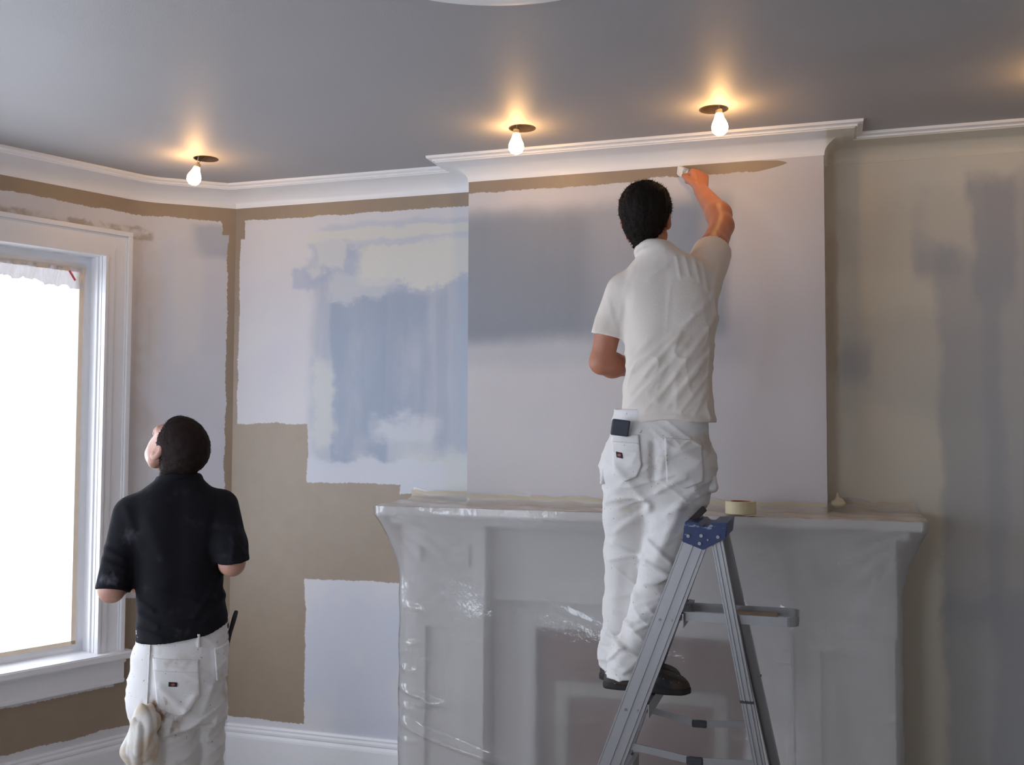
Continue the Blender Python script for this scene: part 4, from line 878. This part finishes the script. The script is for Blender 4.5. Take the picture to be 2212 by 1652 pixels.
for hl, to, lab in (((-.186, -.028), (.096, -.074), None), ((-.205, .084), (.072, .040), None)):
    fs = lambda p, a=hl, b=to: np.maximum(shoe_f(p, a, b, .824)-.001*wob(p, 90, 2), -(sole_f(p, a, b, .824)-.0005)*0-1)
    S_ = sdf_obj('shoe', fs, (-.27, -.16, .81), (.16, .16, .95), .005, M_shoe, PA)
    sdf_obj('sole', lambda p, a=hl, b=to: sole_f(p, a, b, .822), (-.27, -.16, .80), (.16, .16, .87), .005, M_sole, S_)
    m = MB(); a, b = Vector(hl), Vector(to); ax = (b-a).normalized(); sd = Vector((-ax.y, ax.x))
    for k in range(4):
        c0 = a.lerp(b, .50+.075*k); z = .824+.083-.011*k
        m.tube([(c0.x-sd.x*.022, c0.y-sd.y*.022, z-.012), (c0.x, c0.y, z+.003), (c0.x+sd.x*.022, c0.y+sd.y*.022, z-.012)], .0028, 6)
    m.build('laces', M_sole, S_, smooth=True)
# ---- what the painter carries
def in_fig(o, fig):      # place a thing modelled in a figure's frame without parenting it to the person
    o.location = fig.location; o.rotation_euler = fig.rotation_euler; return o
M_bh = simple('brush_handle_wood', (.42, .22, .09), .45, .1, 20); M_fer = simple('brush_ferrule', (.55, .55, .55), .3, Metallic=.9)
M_bri = NT('pale_bristles'); M_bri.bsdf(M_bri.mix(M_bri.noise(60, 2, (1, 1, 1)), (.62, .57, .50), (.80, .76, .68)), .7, M_bri.noise(200, 2), .001); M_bri = M_bri.done()
def brush(lab, base, tip, wide, scale=1.0, bristle=None, name='paint_brush', mat=None):
    """handle end -> bristle tip; wide = direction of the flat"""
    b, t_ = Vector(base), Vector(tip); ax = (t_-b).normalized(); wd = (Vector(wide)-ax*Vector(wide).dot(ax)).normalized(); th = ax.cross(wd); L = (t_-b).length
    E_ = empty(name, (0, 0, 0)); tag(E_, lab, 'paint brush')
    def loft(sec):
        m = MB(); n = 14
        for u, a, c_ in sec:
            for k in range(n):
                q = 2*math.pi*k/n; cs, sn = math.cos(q), math.sin(q); e = 2/3.0
                m.v.append(tuple(b+ax*L*u+wd*a*abs(cs)**e*(1 if cs > 0 else -1)+th*c_*abs(sn)**e*(1 if sn > 0 else -1)))
        r = len(sec); m.f = [(i*n+k, i*n+(k+1) % n, (i+1)*n+(k+1) % n, (i+1)*n+k) for i in range(r-1) for k in range(n)]+[tuple(range(n-1, -1, -1)), tuple((r-1)*n+k for k in range(n))]
        return m
    s = scale
    loft([(0, .006*s, .005*s), (.02, .009*s, .007*s), (.15, .010*s, .008*s), (.35, .008*s, .007*s), (.50, .013*s, .009*s), (.60, .022*s, .010*s)]).build('handle', mat or M_bh, E_, smooth=True)
    loft([(.59, .024*s, .0105*s), (.60, .0245*s, .011*s), (.73, .0245*s, .011*s), (.735, .024*s, .0105*s)]).build('ferrule', M_fer, E_, smooth=True)
    loft([(.73, .0235*s, .010*s), (.85, .026*s, .010*s), (.95, .024*s, .006*s), (1.0, .019*s, .002*s)]).build('bristles', bristle or M_bri, E_, smooth=True)
    return E_
in_fig(brush('small flat brush with pale bristles held against the brown band', (.184, .618, 2.676), (.077, .772, 2.762), (.2, -.5, .8), .85), PA)
def f_pouch(p): return smax(smax(np.abs(p[:, 0]+.128-.15*(p[:, 2]-1.68))-.030, np.abs(p[:, 2]-1.684+.12*(p[:, 0]+.13))-.027, .006), np.abs(p[:, 1]+.118)-.010, .006)
PO = in_fig(sdf_obj('tool_pouch', f_pouch, (-.18, -.15, 1.62), (-.07, -.08, 1.74), .003, simple('grey_blue_nylon', (.052, .062, .085), .6, .25, 40), None), PA)
tag(PO, 'dark blue-grey tool pouch poking out of the painter\'s back pocket', 'tool pouch')
KN = in_fig(MB().extrude([(-.009, -.005), (.009, -.005), (.011, 0), (.009, .005), (-.009, .005), (-.011, 0)], (.095, -.140, 1.380), (.143, -.145, 1.428), (-.66, 0, .75), (0, 1, 0)).build('scraper_handle', simple('black_wood_handle', (.025, .018, .013), .4, .3, 40), bevel=.002), PA)
tag(KN, 'black scraper handle sticking out beside the painter\'s knee', 'scraper')
# ------------------------------------------------------------------ the second man, by the window, looking up
PB = empty('person', (-2.110, 2.902, 0), math.radians(36.018)); tag(PB, 'person in a black long-sleeved top and white trousers, looking up by the window', 'person')
HC2, HR2 = (-.014, .000, 1.606), rot(42, 47, -2)
LS2, LE2, LW2 = (-.158, .0, 1.398), (-.208, -.005, 1.140), (-.150, .215, 1.165)
RS2, RE2, RW2 = (.142, .0, 1.402), (.172, -.110, 1.226), (.128, .150, 1.215)
HL2 = hand_prims(LW2, (.25, .95, .05), (.7, -.2, -.6), 1, (25, 35, 25)); HR2_ = hand_prims(RW2, (-.35, .9, .0), (-.7, -.2, -.6), -1, (25, 35, 25))
def f_body2(p):
    d = head_f(p, HC2, HR2)
    d = smin(d, rcone(p, (.006, -.002, 1.47), (.0, .004, 1.56), .056, .055), .02)
    d = smin(d, chain(p, [(.0, .0, 1.43), (.0, .0, 1.25), (.01, .0, 1.05), (.01, .0, .88)], [.07, .085, .08, .085], .04), .05)
    d = smin(d, rcone(p, (-.12, 0, 1.39), (.11, 0, 1.39), .045, .045), .05)
    d = smin(d, chain(p, [LS2, (-.188, 0, 1.27), LE2], [.044, .042, .0385]), .03); d = smin(d, chain(p, [LE2, (-.195, .07, 1.148), LW2], [.040, .041, .027]), .02)
    d = smin(d, chain(p, [(.118, -.01, 1.385), RE2], [.036, .0385]), .03); d = smin(d, chain(p, [RE2, (.166, -.03, 1.222), RW2], [.040, .041, .027]), .02)
    for h, k, a in (((-.045, -.01, .84), (-.025, -.01, .48), (-.03, .0, .10)), ((.075, .02, .84), (.088, .045, .48), (.09, .06, .10))): d = smin(d, chain(p, [h, k, a], [.070, .050, .036]), .03)
    return smin(smin(d, hand_f(p, HL2), .010), hand_f(p, HR2_), .010)
sdf_obj('body', f_body2, (-.30, -.20, .05), (.28, .42, 1.78), .0055, M_skin2, PB)
def f_hair2(p): return hair_f(p, HC2, HR2, .0085, -.105, 31, .0012)
sdf_obj('hair', f_hair2, (-.15, -.17, 1.42), (.17, .15, 1.76), .0042, M_hair2, PB)
hair_tufts('hair_strands', f_hair2, HC2, HR2, M_hair2, PB, 2600, .007, 8, None, None)
TOP_F = [(-0.118, 1.066, -0.06, 1.032, 0.01, 0.006), (-0.124, 1.021, -0.045, 0.994, 0.009, 0.007), (-0.119, 1.111, -0.076, 1.081, 0.008, 0.006), (-0.077, 1.153, 0.098, 1.084, 0.014, 0.004), (0.141, 1.174, 0.055, 1.056, 0.012, 0.004), (0.157, 1.112, 0.084, 1.032, 0.01, 0.004), (-0.167, 1.412, -0.122, 1.291, 0.014, 0.004), (-0.227, 1.279, -0.171, 1.247, 0.009, 0.006), (-0.231, 1.242, -0.166, 1.21, 0.009, 0.006), (-0.226, 1.197, -0.169, 1.18, 0.008, 0.005), (0.183, 1.358, 0.17, 1.25, 0.01, 0.004), (-0.004, 1.469, 0.003, 1.104, 0.035, -0.005), (0.169, 1.312, 0.207, 1.264, 0.008, 0.005), (-0.096, 1.38, -0.05, 1.258, 0.02, 0.003), (0.093, 1.391, 0.081, 1.253, 0.02, 0.003)]
def f_top(p):
    d = stack(p, [(.92, -.132, .170, .0, .128), (.964, -.132, .171, .0, .128), (1.033, -.127, .168, .0, .122), (1.095, -.132, .152, .0, .114), (1.157, -.134, .141, .0, .110), (1.249, -.142, .146, .0, .114), (1.359, -.162, .166, .0, .114), (1.425, -.164, .166, .0, .100), (1.465, -.128, .122, .0, .084), (1.490, -.092, .090, .0, .072), (1.512, -.070, .070, .0, .064)])
    sl = np.maximum(rcone(p, (-.145, .0, 1.385), (-.210, -.006, 1.115), .066, .053), plane(p, (-.212, -.004, 1.138), (-.15, -.25, -1)))
    sr = np.maximum(chain(p, [(.136, .0, 1.408), (.166, -.076, 1.282), (.184, -.122, 1.200)], [.062, .055, .053]), plane(p, (.178, -.115, 1.232), (.1, .10, -1)))
    d = smin(smin(d, sl, .025), sr, .025)
    q = (p-np.array((.000, .0, 1.504), np.float32))@rot(0, -10, -4).T; rr = np.sqrt(q[:, 0]**2+q[:, 1]**2)
    d = smin(d, np.sqrt((rr-.067)**2+(q[:, 2]*.6)**2)-.008, .008); d = np.maximum(d, -(np.maximum(rr-.062, -q[:, 2]-.002)))
    hem = np.interp(p[:, 0], [-.16, -.13, .012, .10, .17], [.972, .966, .980, .996, 1.018])+.003*wob(p, 40, 9)
    return np.maximum(d-folds(p, TOP_F, .05, .06)-.002*wob(p, 30, 13)-creases(p, 15, 60, .006, 85)*np.clip((1.25-p[:, 2])/.1, 0, 1), hem-p[:, 2])
sdf_obj('long_sleeved_top', f_top, (-.31, -.21, .93), (.29, .16, 1.56), .0054, M_black, PB)
TRF2 = [(-0.073, 0.96, -0.077, 0.812, 0.008, -0.004), (-0.058, 0.9, 0.072, 0.883, 0.008, 0.004), (-0.049, 0.839, 0.031, 0.758, 0.014, 0.006), (0.059, 0.801, 0.003, 0.716, 0.012, 0.006), (-0.069, 0.744, 0.089, 0.731, 0.012, -0.006), (-0.039, 0.675, 0.075, 0.709, 0.01, 0.006), (0.083, 0.679, 0.086, 0.57, 0.012, -0.010), (0.117, 0.827, 0.089, 0.738, 0.012, 0.005), (0.134, 0.704, 0.105, 0.647, 0.01, 0.006), (-0.053, 0.647, 0.061, 0.666, 0.01, 0.006), (0.106, 0.632, 0.15, 0.605, 0.01, 0.006)]
def f_trs2(p):
    d = stack(p, [(.70, -.120, .150, .0, .118), (.743, -.138, .156, -.004, .128), (.836, -.150, .153, -.006, .132), (.911, -.138, .158, .0, .124), (.964, -.126, .166, .0, .118), (1.03, -.122, .160, 0, .112)])
    L = chain(p, [(-.040, -.01, .76), (-.018, -.020, .60), (-.012, -.015, .48), (-.02, .0, .25), (-.02, .0, .09)], [.104, .090, .080, .076, .080], .03)
    Rr = chain(p, [(.072, .015, .76), (.082, .035, .60), (.086, .045, .48), (.09, .055, .25), (.09, .06, .09)], [.088, .076, .070, .068, .072], .03)
    d = smin(smin(L, Rr, .012), d, .05); d = np.maximum(d, .065-p[:, 2])
    return d-folds(p, TRF2, .06, .05)-.003*wob(p, 34, 15)-creases(p, 25, 70, .006, 83, .2)-creases(p, 150, 62, .006, 84, .2)
TR2 = sdf_obj('trousers', f_trs2, (-.22, -.18, .04), (.24, .20, 1.05), .0058, M_pant2, PB)
patch('back_pocket', f_trs2, [(-.074, .930), (.070, .916), (.076, .800), (.040, .752), (.005, .742), (-.055, .775)], .007, (-.12, -.18, .71), (.11, 0, .96), .004, M_pant2, TR2)
patch('pocket_band', f_trs2, [(-.072, .897), (.070, .884), (.070, .878), (-.072, .891)], .0095, (-.10, -.18, .85), (.10, 0, .92), .003, M_pant2, TR2)
patch('pocket_label', f_trs2, [(-.022, .855), (.005, .852), (.0045, .838), (-.0225, .841)], .0105, (-.05, -.18, .81), (.03, -.05, .88), .002, label_mat('label_navy_wide', -.0085, .8465), TR2)
patch('belt_loop', f_trs2, [(.064, 1.0), (.074, .999), (.074, .955), (.064, .956)], .008, (.04, -.18, .92), (.10, 0, 1.02), .003, M_pant2, TR2)
patch('side_seam', f_trs2, [(-.083, 1.0), (-.079, 1.0), (-.085, .76), (-.090, .76)], .0045, (-.12, -.18, .74), (-.06, 0, 1.01), .003, M_pant2, TR2)
for hl, to in (((.02, -.07), (-.115, .185)), ((.125, .0), (-.010, .250))):
    S_ = sdf_obj('shoe', lambda p, a=hl, b=to: shoe_f(p, a, b, .003), (-.20, -.15, -.02), (.22, .32, .13), .006, M_shoe, PB)
    sdf_obj('sole', lambda p, a=hl, b=to: sole_f(p, a, b, .001), (-.20, -.15, -.02), (.22, .32, .05), .006, M_sole, S_)
# ---- what he carries
M_rag = NT('stained_rag'); c = M_rag.mix(M_rag.ramp(M_rag.noise(9, 4), .45, .62), (.80, .78, .74), (.66, .55, .42)); M_rag.bsdf(c, .9, M_rag.noise(90, 3), .001); M_rag = M_rag.done()
def f_rag(p):
    d = smin(ellip(p, (-.092, -.150, .742), (.036, .030, .045)), chain(p, [(-.095, -.152, .72), (-.112, -.155, .655), (-.098, -.150, .575)], [.036, .040, .022], .02), .02)
    d = smin(d, rcone(p, (-.075, -.150, .66), (-.070, -.145, .555), .024, .015), .02)
    return d-.010*np.abs(wob(p, 85, 21, (1, 1, .18)))-.004*np.abs(wob(p, 150, 22, (1, 1, .5)))
tag(in_fig(sdf_obj('rag', f_rag, (-.18, -.23, .50), (-.02, -.09, .83), .0042, M_rag), PB), 'stained white rag hanging from the back pocket of the man in black', 'rag')
M_bk = simple('black_handle_scuffed', (.022, .018, .018), .45, .4, 50)
in_fig(brush('black-handled brush standing in the hip pocket of the man in black', (.194, -.010, 1.050), (.140, .010, .845), (0, 1, 0), 1.0, None, 'paint_brush', M_bk), PB)
in_fig(brush('short dark tool handle beside the black-handled brush in the hip pocket', (.163, -.030, 1.015), (.146, -.02, .86), (0, 1, 0), .9, None, 'paint_brush', M_bk), PB)
patch('hip_pocket', f_trs2, [(.120, .945), (.170, .955), (.165, .845), (.128, .840)], .014, (.09, -.18, .80), (.22, .10, .98), .004, M_pant2, TR2, True)
